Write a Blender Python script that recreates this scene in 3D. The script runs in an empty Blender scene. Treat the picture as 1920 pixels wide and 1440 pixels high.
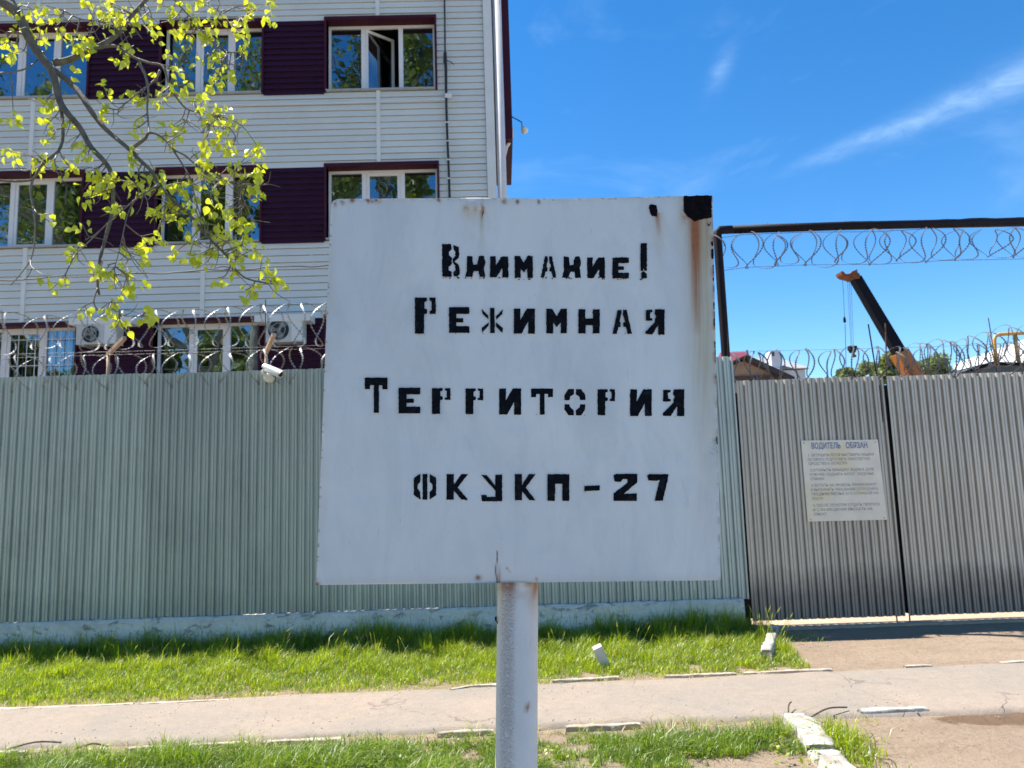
import bpy, bmesh, math, random
import numpy as np
from mathutils import Vector, Matrix, noise as mnoise

random.seed(7); RNG = np.random.default_rng(11)
scene = bpy.context.scene
COL = scene.collection

# ------------------------------------------------------------------ camera
FPX = 1442.0; EYE = 1.70
YAW, PITCH, ROLL = (math.radians(a) for a in (0.947, 7.518, -1.791))
_d = Vector((math.sin(YAW)*math.cos(PITCH), math.cos(YAW)*math.cos(PITCH), math.sin(PITCH)))
_r0 = Vector((math.cos(YAW), -math.sin(YAW), 0)); _u0 = _r0.cross(_d)
_r = _r0*math.cos(ROLL) + _u0*math.sin(ROLL); _u = -_r0*math.sin(ROLL) + _u0*math.cos(ROLL)
CAM = Vector((0, 0, EYE))
cd = bpy.data.cameras.new('camera'); cam = bpy.data.objects.new('camera', cd); COL.objects.link(cam)
cd.sensor_fit = 'HORIZONTAL'; cd.sensor_width = 36; cd.lens = 36*FPX/1920
cd.clip_start = 0.05; cd.clip_end = 5000
m = Matrix((_r, _u, -_d)).transposed().to_4x4(); m.translation = CAM; cam.matrix_world = m
cd.dof.use_dof = True; cd.dof.focus_distance = 1.85; cd.dof.aperture_fstop = 9.5
scene.camera = cam

def ray(px, py): return _r*((px-960)/FPX) - _u*((py-720)/FPX) + _d
def P(px, py, Y):
    v = ray(px, py); return CAM + v*(Y/v.y)
def G(px, py, z=0.0):
    v = ray(px, py); return CAM + v*((z-EYE)/v.z)

# ------------------------------------------------------------------ world, sun, exposure
SUN = Vector((-0.47, 0.188, 0.86)).normalized()
w = bpy.data.worlds.new('World'); scene.world = w; w.use_nodes = True
nt = w.node_tree; N = nt.nodes; L = nt.links; N.clear()
wo = N.new('ShaderNodeOutputWorld'); bg = N.new('ShaderNodeBackground'); sky = N.new('ShaderNodeTexSky')
sky.sky_type = 'NISHITA'; sky.sun_disc = False
sky.sun_elevation = math.asin(SUN.z); sky.sun_rotation = math.atan2(SUN.x, SUN.y)
sky.air_density = 1.0; sky.dust_density = 0.0; sky.ozone_density = 2.2; sky.altitude = 1200
hs = N.new('ShaderNodeHueSaturation'); hs.inputs['Saturation'].default_value = 1.34
L.new(sky.outputs[0], hs.inputs['Color'])
# thin cirrus, fixed in the sky by direction
def wn(t, **k):
    n = N.new(t)
    for a, v in k.items(): setattr(n, a, v)
    return n
def wm(op, a, b=None, c=None):
    n = wn('ShaderNodeMath', operation=op)
    for i, v in enumerate((a, b, c)):
        if v is None: continue
        if isinstance(v, (int, float)): n.inputs[i].default_value = v
        else: L.new(v, n.inputs[i])
    return n.outputs[0]
tc = wn('ShaderNodeTexCoord')
def wdot(vec):
    n = wn('ShaderNodeVectorMath', operation='DOT_PRODUCT'); L.new(tc.outputs['Generated'], n.inputs[0]); n.inputs[1].default_value = vec
    return n.outputs['Value']
CF = ray(1680, 230).normalized(); CR = CF.cross(Vector((0, 0, 1))).normalized(); CU = CR.cross(CF)
fz = wm('MAXIMUM', wdot(CF), 0.05); cu = wm('DIVIDE', wdot(CR), fz); cv = wm('DIVIDE', wdot(CU), fz)
comb = wn('ShaderNodeCombineXYZ'); L.new(cu, comb.inputs[0]); L.new(cv, comb.inputs[1])
def wnoise(scale, detail, rot, sx, sy, dist=0.0):
    mp = wn('ShaderNodeMapping'); mp.inputs['Rotation'].default_value = (0, 0, rot); mp.inputs['Scale'].default_value = (sx, sy, 1)
    L.new(comb.outputs[0], mp.inputs[0])
    n = wn('ShaderNodeTexNoise'); n.inputs['Scale'].default_value = scale; n.inputs['Detail'].default_value = detail
    n.inputs['Distortion'].default_value = dist; n.inputs['Roughness'].default_value = 0.62
    L.new(mp.outputs[0], n.inputs['Vector']); return n.outputs['Fac']
n1 = wnoise(9, 6, -0.35, 1.0, 2.6, 0.4); n2 = wnoise(30, 6, -0.6, 0.8, 2.2, 0.6); n3 = wnoise(4.0, 5, -0.4, 0.8, 2.0, 0.5)
# the streak: v = 0.26 u + 0.02 u^2, widening to the right
cl = wm('SUBTRACT', wm('ADD', wm('MULTIPLY', cu, 0.185), wm('MULTIPLY', wm('MULTIPLY', cu, cu), 0.12)), 0.006)
cl = wm('ADD', cl, wm('MULTIPLY', wm('SUBTRACT', n1, 0.5), 0.018))
dv = wm('ABSOLUTE', wm('SUBTRACT', cv, cl))
wd = wm('MAXIMUM', wm('ADD', wm('MULTIPLY', cu, 0.055), 0.0125), 0.003)
q = wm('DIVIDE', dv, wd); st = wm('POWER', 2.718, wm('MULTIPLY', wm('MULTIPLY', q, q), -1.1))
def sstep(x, a, b):
    n = wn('ShaderNodeMapRange', interpolation_type='SMOOTHSTEP'); L.new(x, n.inputs[0]); n.inputs[1].default_value = a; n.inputs[2].default_value = b
    return n.outputs[0]
st = wm('MULTIPLY', st, sstep(cu, -0.17, 0.02)); st = wm('MULTIPLY', st, wm('ADD', wm('MULTIPLY', wm('POWER', n2, 1.6), 1.7), 0.0))
dx = wm('ADD', cu, 0.178); dy = wm('ADD', wm('SUBTRACT', cv, 0.105), wm('MULTIPLY', dx, -0.9))
pf = wm('POWER', 2.718, wm('MULTIPLY', wm('ADD', wm('MULTIPLY', wm('MULTIPLY', dx, dx), 3000), wm('MULTIPLY', wm('MULTIPLY', dy, dy), 3800)), -1))
veil = wm('MULTIPLY', sstep(n3, 0.52, 0.8), 0.16)
cov = wm('MINIMUM', wm('ADD', wm('ADD', wm('MULTIPLY', st, 0.36), wm('MULTIPLY', pf, wm('MULTIPLY', wm('POWER', n2, 2.0), 0.36))), veil), 0.9)
mix = wn('ShaderNodeMixRGB'); L.new(cov, mix.inputs[0]); L.new(hs.outputs[0], mix.inputs[1]); mix.inputs[2].default_value = (4.2, 5.6, 7.0, 1)
L.new(mix.outputs[0], bg.inputs[0]); bg.inputs[1].default_value = 0.115
L.new(bg.outputs[0], wo.inputs[0])

sl = bpy.data.lights.new('sun', 'SUN'); sl.energy = 5.0; sl.angle = math.radians(0.53); sl.color = (1.0, 0.945, 0.86)
so = bpy.data.objects.new('sun', sl); COL.objects.link(so); so.rotation_euler = SUN.to_track_quat('Z', 'Y').to_euler(); so.location = (-8, 3, 14)
scene.view_settings.view_transform = 'Standard'; scene.view_settings.look = 'None'
scene.view_settings.exposure = 1.0; scene.view_settings.gamma = 1.0
scene.render.engine = 'CYCLES'
try:
    scene.cycles.use_denoising = True
    scene.cycles.max_bounces = 8; scene.cycles.transparent_max_bounces = 12
except Exception: pass

# ------------------------------------------------------------------ materials
class NT:
    def __init__(s, name):
        s.m = bpy.data.materials.new(name); s.m.use_nodes = True; s.t = s.m.node_tree; s.n = s.t.nodes; s.l = s.t.links
        s.b = s.n['Principled BSDF']; s.o = s.n['Material Output']; s._p = None
    def pos(s, obj=False):
        if obj:
            return s.n.new('ShaderNodeTexCoord').outputs['Object']
        if s._p is None: s._p = s.n.new('ShaderNodeNewGeometry').outputs['Position']
        return s._p
    def noise(s, scale, detail=4, rough=0.55, stretch=(1, 1, 1), obj=False, dist=0.0):
        mp = s.n.new('ShaderNodeMapping'); mp.inputs['Scale'].default_value = stretch; s.l.new(s.pos(obj), mp.inputs[0])
        n = s.n.new('ShaderNodeTexNoise'); n.inputs['Scale'].default_value = scale; n.inputs['Detail'].default_value = detail
        n.inputs['Roughness'].default_value = rough; n.inputs['Distortion'].default_value = dist
        s.l.new(mp.outputs[0], n.inputs['Vector']); return n.outputs['Fac']
    def vor(s, scale, stretch=(1, 1, 1), feature='F1', out='Distance'):
        mp = s.n.new('ShaderNodeMapping'); mp.inputs['Scale'].default_value = stretch; s.l.new(s.pos(), mp.inputs[0])
        n = s.n.new('ShaderNodeTexVoronoi'); n.feature = feature; n.inputs['Scale'].default_value = scale
        s.l.new(mp.outputs[0], n.inputs['Vector']); return n.outputs[out]
    def ramp(s, x, a, b, ca=(0, 0, 0), cb=(1, 1, 1)):
        r = s.n.new('ShaderNodeValToRGB'); r.color_ramp.elements[0].position = a; r.color_ramp.elements[1].position = b
        r.color_ramp.elements[0].color = (*ca, 1); r.color_ramp.elements[1].color = (*cb, 1); s.l.new(x, r.inputs[0]); return r.outputs[0]
    def mix(s, f, a, b, mode='MIX'):
        n = s.n.new('ShaderNodeMixRGB'); n.blend_type = mode
        for i, v in enumerate((f, a, b)):
            if isinstance(v, (int, float)): n.inputs[i].default_value = v
            elif isinstance(v, tuple): n.inputs[i].default_value = (*v, 1)
            else: s.l.new(v, n.inputs[i])
        return n.outputs[0]
    def math(s, op, a, b=0.0):
        n = s.n.new('ShaderNodeMath'); n.operation = op
        for i, v in enumerate((a, b)):
            if isinstance(v, (int, float)): n.inputs[i].default_value = v
            else: s.l.new(v, n.inputs[i])
        return n.outputs[0]
    def attr(s, name, out='Color'):
        n = s.n.new('ShaderNodeAttribute'); n.attribute_name = name; return n.outputs[out]
    def rnd(s): return s.n.new('ShaderNodeObjectInfo').outputs['Random']
    def sep(s, c):
        n = s.n.new('ShaderNodeSeparateColor'); s.l.new(c, n.inputs[0]); return n.outputs
    def bump(s, h, strength, dist=0.01):
        n = s.n.new('ShaderNodeBump'); n.inputs['Strength'].default_value = strength; n.inputs['Distance'].default_value = dist
        s.l.new(h, n.inputs['Height']); s.l.new(n.outputs[0], s.b.inputs['Normal']); return n
    def set(s, col=None, rough=None, metal=None, spec=None):
        for k, v in (('Base Color', col), ('Roughness', rough), ('Metallic', metal), ('Specular IOR Level', spec)):
            if v is None: continue
            if isinstance(v, tuple): s.b.inputs[k].default_value = (*v, 1)
            elif isinstance(v, (int, float)): s.b.inputs[k].default_value = v
            else: s.l.new(v, s.b.inputs[k])
        return s

def simple(name, c1, c2=None, scale=6, rough=0.6, metal=0.0, bump=0.0, bscale=None, bdist=0.004, stretch=(1, 1, 1), rand=0.0, spec=0.5, detail=4):
    t = NT(name); c2 = c2 or tuple(x*0.8 for x in c1)
    f = t.ramp(t.noise(scale, detail, 0.6, stretch), 0.3, 0.7)
    c = t.mix(f, c1, c2)
    if rand:
        g = t.math('ADD', t.math('MULTIPLY', t.rnd(), rand), 1-rand/2)
        cc = t.n.new('ShaderNodeCombineColor'); [t.l.new(g, cc.inputs[i]) for i in range(3)]
        c = t.mix(1.0, c, cc.outputs[0], 'MULTIPLY')
    t.set(c, rough, metal, spec)
    if bump: t.bump(t.noise(bscale or scale*4, 4, 0.6, stretch), bump, bdist)
    return t.m

M = {}
M['siding'] = simple('white_siding', (.74, .775, .745), (.67, .705, .68), 1.2, .55, rand=.05, spec=.3, bump=.05, bscale=20)
M['trim'] = simple('white_trim', (.78, .81, .79), (.70, .73, .71), 3, .55, spec=.3)
M['backing'] = simple('wall_backing', (.16, .165, .165), (.12, .125, .125), 3, .9)  # dark grey puts shade under the siding lips into the gaps
M['pipe_white'] = simple('downpipe_paint', (.78, .74, .70), (.68, .64, .62), 4, .5)
M['purple'] = simple('plum_siding', (.040, .007, .030), (.030, .005, .023), 2, .6, rand=.12, spec=.22)
M['purple_trim'] = simple('plum_trim', (.065, .008, .026), (.045, .006, .019), 3, .6, spec=.25)
M['frame'] = simple('white_pvc', (.84, .85, .86), (.78, .79, .80), 5, .35)
M['sill'] = simple('grey_sill_metal', (.50, .52, .53), (.40, .42, .43), 8, .4, .3)
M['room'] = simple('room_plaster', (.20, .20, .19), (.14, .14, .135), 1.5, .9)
M['curtain'] = simple('curtain_cloth', (.55, .56, .55), (.42, .44, .42), 3, .9, stretch=(6, 1, .4))
M['curtain_green'] = simple('curtain_cloth_green', (.34, .36, .26), (.22, .25, .17), 3, .9, stretch=(6, 1, .4))
M['ac'] = simple('ac_enamel', (.62, .65, .64), (.52, .55, .54), 4, .4)
M['ac_dark'] = simple('ac_dark', (.018, .028, .032), (.012, .018, .02), 9, .5)
M['ac_blade'] = simple('ac_blade', (.22, .24, .23), (.15, .17, .16), 9, .5)
M['cable'] = simple('black_cable', (.012, .012, .014), (.03, .03, .03), 12, .6)
M['grey_cable'] = simple('grey_cable', (.11, .12, .12), (.04, .045, .05), 3, .6)
M['dark_wire'] = simple('darkened_wire', (.20, .20, .205), (.10, .10, .105), 9, .5, .5)  # darkened wire copy: its dark look against the sky put in colour
M['steel_wire'] = simple('galvanised_wire', (.44, .44, .43), (.20, .205, .205), 9, .5, .65)
M['rust_steel'] = simple('rusty_steel', (.16, .075, .04), (.08, .04, .025), 14, .8, bump=.3, bscale=60)
M['bracket'] = simple('ochre_paint', (.55, .40, .30), (.40, .25, .16), 12, .65, bump=.15, bscale=60)
M['pipe_dark'] = simple('dark_pipe_paint', (.016, .010, .012), (.008, .006, .008), 5, .6, spec=.18, bump=.15, bscale=24)
M['black_wrap'] = simple('black_wrap', (.006, .006, .007), (.012, .012, .012), 12, .7, spec=.15, bump=.4, bscale=30, bdist=.01)
M['cctv'] = simple('cctv_white', (.82, .81, .76), (.74, .72, .64), 18, .35)
M['lens'] = simple('cctv_lens', (.012, .013, .016), (.01, .01, .01), 5, .1)
M['brass'] = simple('dull_screw', (.22, .17, .09), (.14, .10, .06), 30, .5, .6)
M['orange'] = simple('crane_orange', (.46, .155, .012), (.36, .115, .012), 2.0, .5)
M['orange_rust'] = simple('crane_rust_orange', (.26, .085, .02), (.13, .04, .015), 5, .8, bump=.3, bscale=12)
M['boom_black'] = simple('boom_navy', (.006, .007, .012), (.010, .011, .016), 1.5, .7, spec=.12)
M['white_paint'] = simple('machine_white', (.74, .73, .69), (.66, .65, .60), 1.2, .4)
M['yellow'] = simple('rail_yellow', (.66, .36, .05), (.55, .28, .04), 4, .4)
M['grey_dark'] = simple('machine_grey', (.085, .10, .10), (.06, .07, .07), 3, .5)
M['rubber'] = simple('rubber', (.02, .02, .02), (.03, .03, .03), 8, .8)
M['grey_panel'] = simple('grey_panel', (.30, .30, .31), (.24, .24, .25), 3, .6)
M['brick_brown'] = simple('brown_gable', (.40, .27, .185), (.33, .215, .15), 1.6, .85)
M['fascia'] = simple('fascia_brown', (.10, .055, .04), (.07, .04, .03), 2, .8)
M['roof_dark'] = simple('roof_dark', (.055, .045, .045), (.035, .03, .03), 2, .7)
M['roof_red'] = simple('roof_red', (.27, .045, .065), (.21, .04, .055), 2, .55)
M['house_grey'] = simple('house_grey', (.36, .36, .37), (.29, .29, .31), .7, .9)
M['house_white'] = simple('house_white', (.70, .70, .70), (.60, .60, .60), .7, .9)
M['whitewash'] = simple('whitewash', (.62, .60, .55), (.27, .23, .18), 8, .9, bump=.6, bscale=45, bdist=.012)
M['kerb_pale'] = simple('kerb_pale', (.58, .50, .40), (.34, .28, .215), 11, .95, bump=.6, bscale=50, bdist=.008)
M['stake'] = simple('stake_white', (.62, .62, .61), (.48, .48, .47), 9, .7, bump=.2)
M['twig_dry'] = simple('dry_twig', (.14, .09, .06), (.09, .06, .04), 20, .9)
M['screw'] = M['brass']

t = NT('letter_paint')
t.set(t.mix(t.ramp(t.noise(70, 6, .7), .52, .72), (.0035, .0045, .008), (.022, .025, .030)), .8, 0, .12); M['letter'] = t.m
t = NT('bare_metal_patch')
t.set(t.mix(t.ramp(t.noise(60, 5, .7), .45, .8), (.004, .0035, .006), (.02, .010, .008)), .85, 0, .1); t.bump(t.noise(120), .3, .002); M['patch'] = t.m
t = NT('peeled_edge'); t.set(t.mix(t.noise(90, 4), (.70, .68, .62), (.50, .46, .40)), .7); M['peel'] = t.m

# sign paint: weathered grey-white with rust carried in a painted wear attribute
t = NT('sign_paint')
a = t.sep(t.attr('wear'))
base = t.mix(t.ramp(t.noise(3.2, 5, .6), .3, .7), (.79, .795, .78), (.735, .745, .735))
base = t.mix(t.ramp(t.noise(26, 5, .7, (1, 1, .25)), .62, .80), base, (.61, .625, .63))
base = t.mix(t.math('MULTIPLY', t.ramp(t.noise(1.6, 6, .62, (1, 1, .7), dist=.6), .38, .66), .75), base, (.61, .635, .66))
base = t.mix(t.math('MULTIPLY', t.ramp(t.noise(7, 7, .7, (1.2, 1, .35), dist=.8), .46, .70), .6), base, (.57, .585, .585))
base = t.mix(t.math('MULTIPLY', t.ramp(t.noise(34, 5, .75, (2.2, 1, .5), dist=1.2), .64, .74), .55), base, (.42, .44, .45))
base = t.mix(t.ramp(t.noise(190, 2, .5), .74, .80), base, (.33, .34, .34))
c = t.mix(a[1], base, (.50, .42, .24)); c = t.mix(a[0], c, t.mix(t.noise(80, 4), (.46, .16, .035), (.26, .07, .018))); c = t.mix(a[2], c, (.022, .014, .012))
t.set(c, .42, 0, .45); t.bump(t.math('ADD', t.noise(9, 4, .5), t.math('MULTIPLY', t.noise(160, 3, .6), .18)), .35, .006); M['sign'] = t.m
# post: pebbly paint over corrosion
t = NT('post_paint')
a = t.sep(t.attr('wear'))
base = t.mix(t.ramp(t.noise(9, 4, .6), .3, .7), (.68, .69, .69), (.60, .61, .615))
c = t.mix(a[0], base, (.30, .13, .05))
t.set(c, .40, 0, .5)
h = t.math('MULTIPLY', t.ramp(t.noise(170, 3, .55), .38, .66), a[1]); h = t.math('ADD', h, t.math('MULTIPLY', t.noise(60, 3), .12))
t.bump(h, 1.0, .0045); M['post'] = t.m

# corrugated sheet: dull galvanised steel with grime
def sheet_mat(name, c1, c2, metal, rough, foot):
    t = NT(name)
    f = t.ramp(t.noise(2.5, 5, .6, (3, 3, .35)), .3, .72)
    c = t.mix(f, c1, c2)
    g = t.math('ADD', t.math('MULTIPLY', t.rnd(), .22), .89)
    cc = t.n.new('ShaderNodeCombineColor'); [t.l.new(g, cc.inputs[i]) for i in range(3)]
    c = t.mix(1.0, c, cc.outputs[0], 'MULTIPLY')
    z = t.n.new('ShaderNodeSeparateXYZ'); t.l.new(t.pos(), z.inputs[0])
    k = t.math('ADD', z.outputs[2], t.math('MULTIPLY', t.noise(2.2, 5, .65), -.55))
    low_dark = t.ramp(k, 0.05, 0.42, (1, 1, 1), (0, 0, 0))  # darker bluish tone towards the bottom, with a ragged upper limit
    c = t.mix(t.math('MULTIPLY', low_dark, foot), c, (.055, .06, .07))
    c = t.mix(t.math('MULTIPLY', t.ramp(t.noise(5, 6, .7, (3.5, 3.5, .12)), .50, .75), .40), c, tuple(x*.55 for x in c2))
    c = t.mix(t.math('MULTIPLY', t.ramp(t.noise(1.1, 6, .7), .52, .72), .28), c, tuple(x*.6 for x in c2))
    sc = t.ramp(t.noise(38, 4, .7), .70, .76); c = t.mix(t.math('MULTIPLY', sc, .35), c, (.42, .44, .44))
    t.set(c, t.math('ADD', t.math('MULTIPLY', t.noise(7, 3), .2), rough), metal, .5)
    t.bump(t.noise(3.0, 3, .5, (1, 1, .5)), .12, .01)
    return t.m
M['fence'] = sheet_mat('fence_steel', (.54, .60, .565), (.44, .49, .465), .30, .34, .2)
M['gate'] = sheet_mat('gate_steel', (.58, .535, .465), (.48, .45, .395), .35, .34, .6)
# plinth: flaking whitewash on concrete
t = NT('plinth_whitewash')
fl = t.ramp(t.noise(10, 9, .72, (.7, 1, 1.5), dist=.5), .57, .66); fl2 = t.ramp(t.noise(2.2, 5, .6), .35, .7)
c = t.mix(fl2, (.90, .87, .78), (.74, .73, .66)); c = t.mix(t.math('MULTIPLY', fl, .6), c, (.34, .28, .22))
z = t.n.new('ShaderNodeSeparateXYZ'); t.l.new(t.pos(), z.inputs[0])
c = t.mix(t.ramp(t.math('ADD', z.outputs[2], t.math('MULTIPLY', t.noise(11, 5, .7), -.22)), .14, .30, (0, 0, 0), (.45, .45, .45)), c, (.27, .235, .19))
t.set(c, .95); t.bump(t.math('ADD', t.noise(14, 6, .7), t.math('MULTIPLY', fl, -.5)), .9, .03); M['plinth'] = t.m
# soil
t = NT('dry_soil')
f = t.noise(.9, 8, .65); c = t.mix(t.ramp(f, .3, .7), (.35, .27, .195), (.27, .20, .142))
c = t.mix(t.ramp(t.noise(16, 6, .7), .55, .75), c, (.18, .13, .088))
peb = t.ramp(t.vor(46), .0, .16, (1, 1, 1), (0, 0, 0)); pr = t.ramp(t.noise(60, 2), .55, .62)
c = t.mix(t.math('MULTIPLY', peb, pr), c, (.50, .44, .37))
dm = G(1900, 1346); sx_ = t.n.new('ShaderNodeSeparateXYZ'); t.l.new(t.pos(), sx_.inputs[0])
ex_ = t.math('DIVIDE', t.math('SUBTRACT', sx_.outputs[0], dm.x), .62); ey_ = t.math('DIVIDE', t.math('SUBTRACT', sx_.outputs[1], dm.y), .17)
rr_ = t.math('SQRT', t.math('ADD', t.math('MULTIPLY', ex_, ex_), t.math('MULTIPLY', ey_, ey_))); rr_ = t.math('ADD', rr_, t.math('MULTIPLY', t.math('SUBTRACT', t.noise(5, 5, .6), .5), 1.1))
damp = t.ramp(rr_, .80, .98, (1, 1, 1), (0, 0, 0)); c = t.mix(t.math('MULTIPLY', damp, .85), c, (.135, .080, .042))
c = t.mix(t.math('MULTIPLY', t.ramp(t.noise(2.6, 8, .75, (.5, 1.6, 1)), .5, .7), .55), c, (.19, .135, .09))
t.set(c, t.math('SUBTRACT', .95, t.math('MULTIPLY', damp, .35)), 0, .2); t.bump(t.math('ADD', t.noise(9, 7, .7), t.math('MULTIPLY', peb, .4)), .9, .04); M['soil'] = t.m
# asphalt worn pale and dusty
t = NT('worn_asphalt')
c = t.mix(t.ramp(t.noise(.7, 8, .65), .36, .64), (.37, .292, .228), (.275, .245, .208))
c = t.mix(t.ramp(t.noise(2.2, 7, .65, (.5, 1.4, 1)), .58, .78), c, (.385, .295, .215))
c = t.mix(t.math('MULTIPLY', t.ramp(t.noise(14, 8, .8), .42, .66), .5), c, (.235, .195, .16))
ag = t.ramp(t.vor(110), .05, .35, (1, 1, 1), (0, 0, 0)); c = t.mix(t.math('MULTIPLY', ag, t.ramp(t.noise(40, 2), .5, .6)), c, (.56, .51, .44))
c = t.mix(t.ramp(t.noise(75, 3, .6), .58, .72), c, (.22, .185, .155))
wv = t.n.new('ShaderNodeVectorMath'); wv.operation = 'MULTIPLY_ADD'; nn_ = t.n.new('ShaderNodeTexNoise'); nn_.inputs['Scale'].default_value = 2.6; nn_.inputs['Detail'].default_value = 6; t.l.new(t.pos(), nn_.inputs['Vector'])
t.l.new(nn_.outputs['Color'], wv.inputs[0]); wv.inputs[1].default_value = (.9, .9, 0); t.l.new(t.pos(), wv.inputs[2])
vo = t.n.new('ShaderNodeTexVoronoi'); vo.feature = 'DISTANCE_TO_EDGE'; vo.inputs['Scale'].default_value = .62; t.l.new(wv.outputs[0], vo.inputs['Vector'])
cr = t.ramp(vo.outputs['Distance'], .001, .006, (1, 1, 1), (0, 0, 0)); crn = t.ramp(t.noise(.8, 4), .50, .60)
crk = t.math('MULTIPLY', cr, crn); c = t.mix(t.math('MULTIPLY', crk, .6), c, (.13, .10, .08))
t.set(c, .92, 0, .25); t.bump(t.math('SUBTRACT', t.math('ADD', t.noise(120, 3, .6), t.math('MULTIPLY', ag, .4)), t.math('MULTIPLY', crk, 2.0)), .55, .006); M['asphalt'] = t.m
M['road'] = simple('road_asphalt', (.19, .19, .19), (.15, .15, .15), 3, .9, bump=.4, bscale=90)
t = NT('threshold_concrete'); c = t.mix(t.ramp(t.noise(6, 7, .7), .35, .7), (.52, .40, .28), (.38, .29, .20)); t.set(c, .95); t.bump(t.noise(30, 6, .7), .7, .015); M['threshold'] = t.m

def leafy(name, tint, trans, rough=.5, attr='tone'):
    t = NT(name)
    a = t.sep(t.attr(attr)); c = t.mix(a[0], tint[0], tint[1]); c = t.mix(a[1], c, tint[2])
    d = t.n.new('ShaderNodeBsdfDiffuse'); tr = t.n.new('ShaderNodeBsdfTranslucent'); gl = t.n.new('ShaderNodeBsdfGlossy'); gl.inputs['Roughness'].default_value = rough
    t.l.new(c, d.inputs[0]); t.l.new(t.mix(1.0, c, trans[1], 'MULTIPLY'), tr.inputs[0])
    m1 = t.n.new('ShaderNodeMixShader'); m1.inputs[0].default_value = trans[0]; t.l.new(d.outputs[0], m1.inputs[1]); t.l.new(tr.outputs[0], m1.inputs[2])
    m2 = t.n.new('ShaderNodeMixShader'); m2.inputs[0].default_value = .06; t.l.new(m1.outputs[0], m2.inputs[1]); t.l.new(gl.outputs[0], m2.inputs[2])
    t.l.new(m2.outputs[0], t.o.inputs[0]); return t.m
M['grass'] = leafy('grass_blade', ((.155, .25, .010), (.39, .445, .014), (.54, .46, .20)), (.55, (1.35, 1.45, .6)), .45)
M['grass_near'] = leafy('grass_blade_near', ((.095, .185, .010), (.25, .34, .016), (.48, .42, .17)), (.5, (1.35, 1.45, .6)), .45)
M['far_leaf'] = leafy('tree_leaf_far', ((.13, .19, .06), (.24, .29, .10), (.26, .26, .14)), (.4, (1.3, 1.4, .7)))
M['back_leaf'] = leafy('tree_leaf_back', ((.10, .15, .03), (.24, .27, .05), (.2, .2, .1)), (.4, (1.3, 1.4, .7)))
t = NT('poplar_young_leaf')
g = t.math('ADD', t.math('MULTIPLY', t.rnd(), .6), t.math('MULTIPLY', t.noise(14, 2), .4)); c = t.mix(g, (.40, .50, .018), (.80, .78, .040))
d = t.n.new('ShaderNodeBsdfDiffuse'); tr = t.n.new('ShaderNodeBsdfTranslucent'); gl = t.n.new('ShaderNodeBsdfGlossy'); gl.inputs['Roughness'].default_value = .32
t.l.new(c, d.inputs[0]); t.l.new(t.mix(1.0, c, (1.25, 1.25, .8), 'MULTIPLY'), tr.inputs[0])
m1 = t.n.new('ShaderNodeMixShader'); m1.inputs[0].default_value = .5; t.l.new(d.outputs[0], m1.inputs[1]); t.l.new(tr.outputs[0], m1.inputs[2])
m2 = t.n.new('ShaderNodeMixShader'); m2.inputs[0].default_value = .09; t.l.new(m1.outputs[0], m2.inputs[1]); t.l.new(gl.outputs[0], m2.inputs[2]); t.l.new(m2.outputs[0], t.o.inputs[0]); M['leaf'] = t.m
t = NT('poplar_bark'); c = t.mix(t.ramp(t.noise(18, 6, .7), .35, .7), (.205, .18, .135), (.09, .078, .06))
c = t.mix(t.ramp(t.noise(45, 4, .6), .68, .74), c, (.035, .03, .025)); t.set(c, .8); t.bump(t.math('ADD', t.noise(55, 5, .7), t.math('MULTIPLY', t.noise(16, 3), 1.2)), .8, .012); M['bark'] = t.m
t = NT('twig_bark'); c = t.mix(t.noise(30, 3), (.26, .22, .17), (.13, .10, .08)); t.set(c, .55); M['twig'] = t.m
M['bark_pale'] = simple('pale_bark', (.46, .42, .34), (.26, .23, .18), 3, .85)
# window glass: mostly mirror-like double glazing over a dim room
t = NT('window_glass')
gl = t.n.new('ShaderNodeBsdfGlossy'); gl.inputs['Roughness'].default_value = .012; gl.inputs['Color'].default_value = (.66, .80, .90, 1)
tp = t.n.new('ShaderNodeBsdfTransparent'); tp.inputs[0].default_value = (.50, .55, .55, 1)
bp = t.n.new('ShaderNodeBump'); bp.inputs['Strength'].default_value = .10; bp.inputs['Distance'].default_value = .02; t.l.new(t.noise(1.7, 2), bp.inputs['Height']); t.l.new(bp.outputs[0], gl.inputs['Normal'])
mx = t.n.new('ShaderNodeMixShader'); mx.inputs[0].default_value = .32; t.l.new(tp.outputs[0], mx.inputs[1]); t.l.new(gl.outputs[0], mx.inputs[2]); t.l.new(mx.outputs[0], t.o.inputs[0]); M['glass'] = t.m
t = NT('notice_plate'); c = t.mix(t.ramp(t.noise(5, 4), .35, .7), (.86, .80, .68), (.76, .70, .59)); c = t.mix(t.ramp(t.noise(2.6, 3), .5, .7), c, (.82, .70, .44)); t.set(c, .45); M['notice'] = t.m
M['ink_blue'] = simple('ink_blue', (.045, .13, .34), (.09, .18, .36), 60, .6)
M['ink_grey'] = simple('ink_faded', (.13, .16, .19), (.25, .25, .24), 25, .7)

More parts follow.
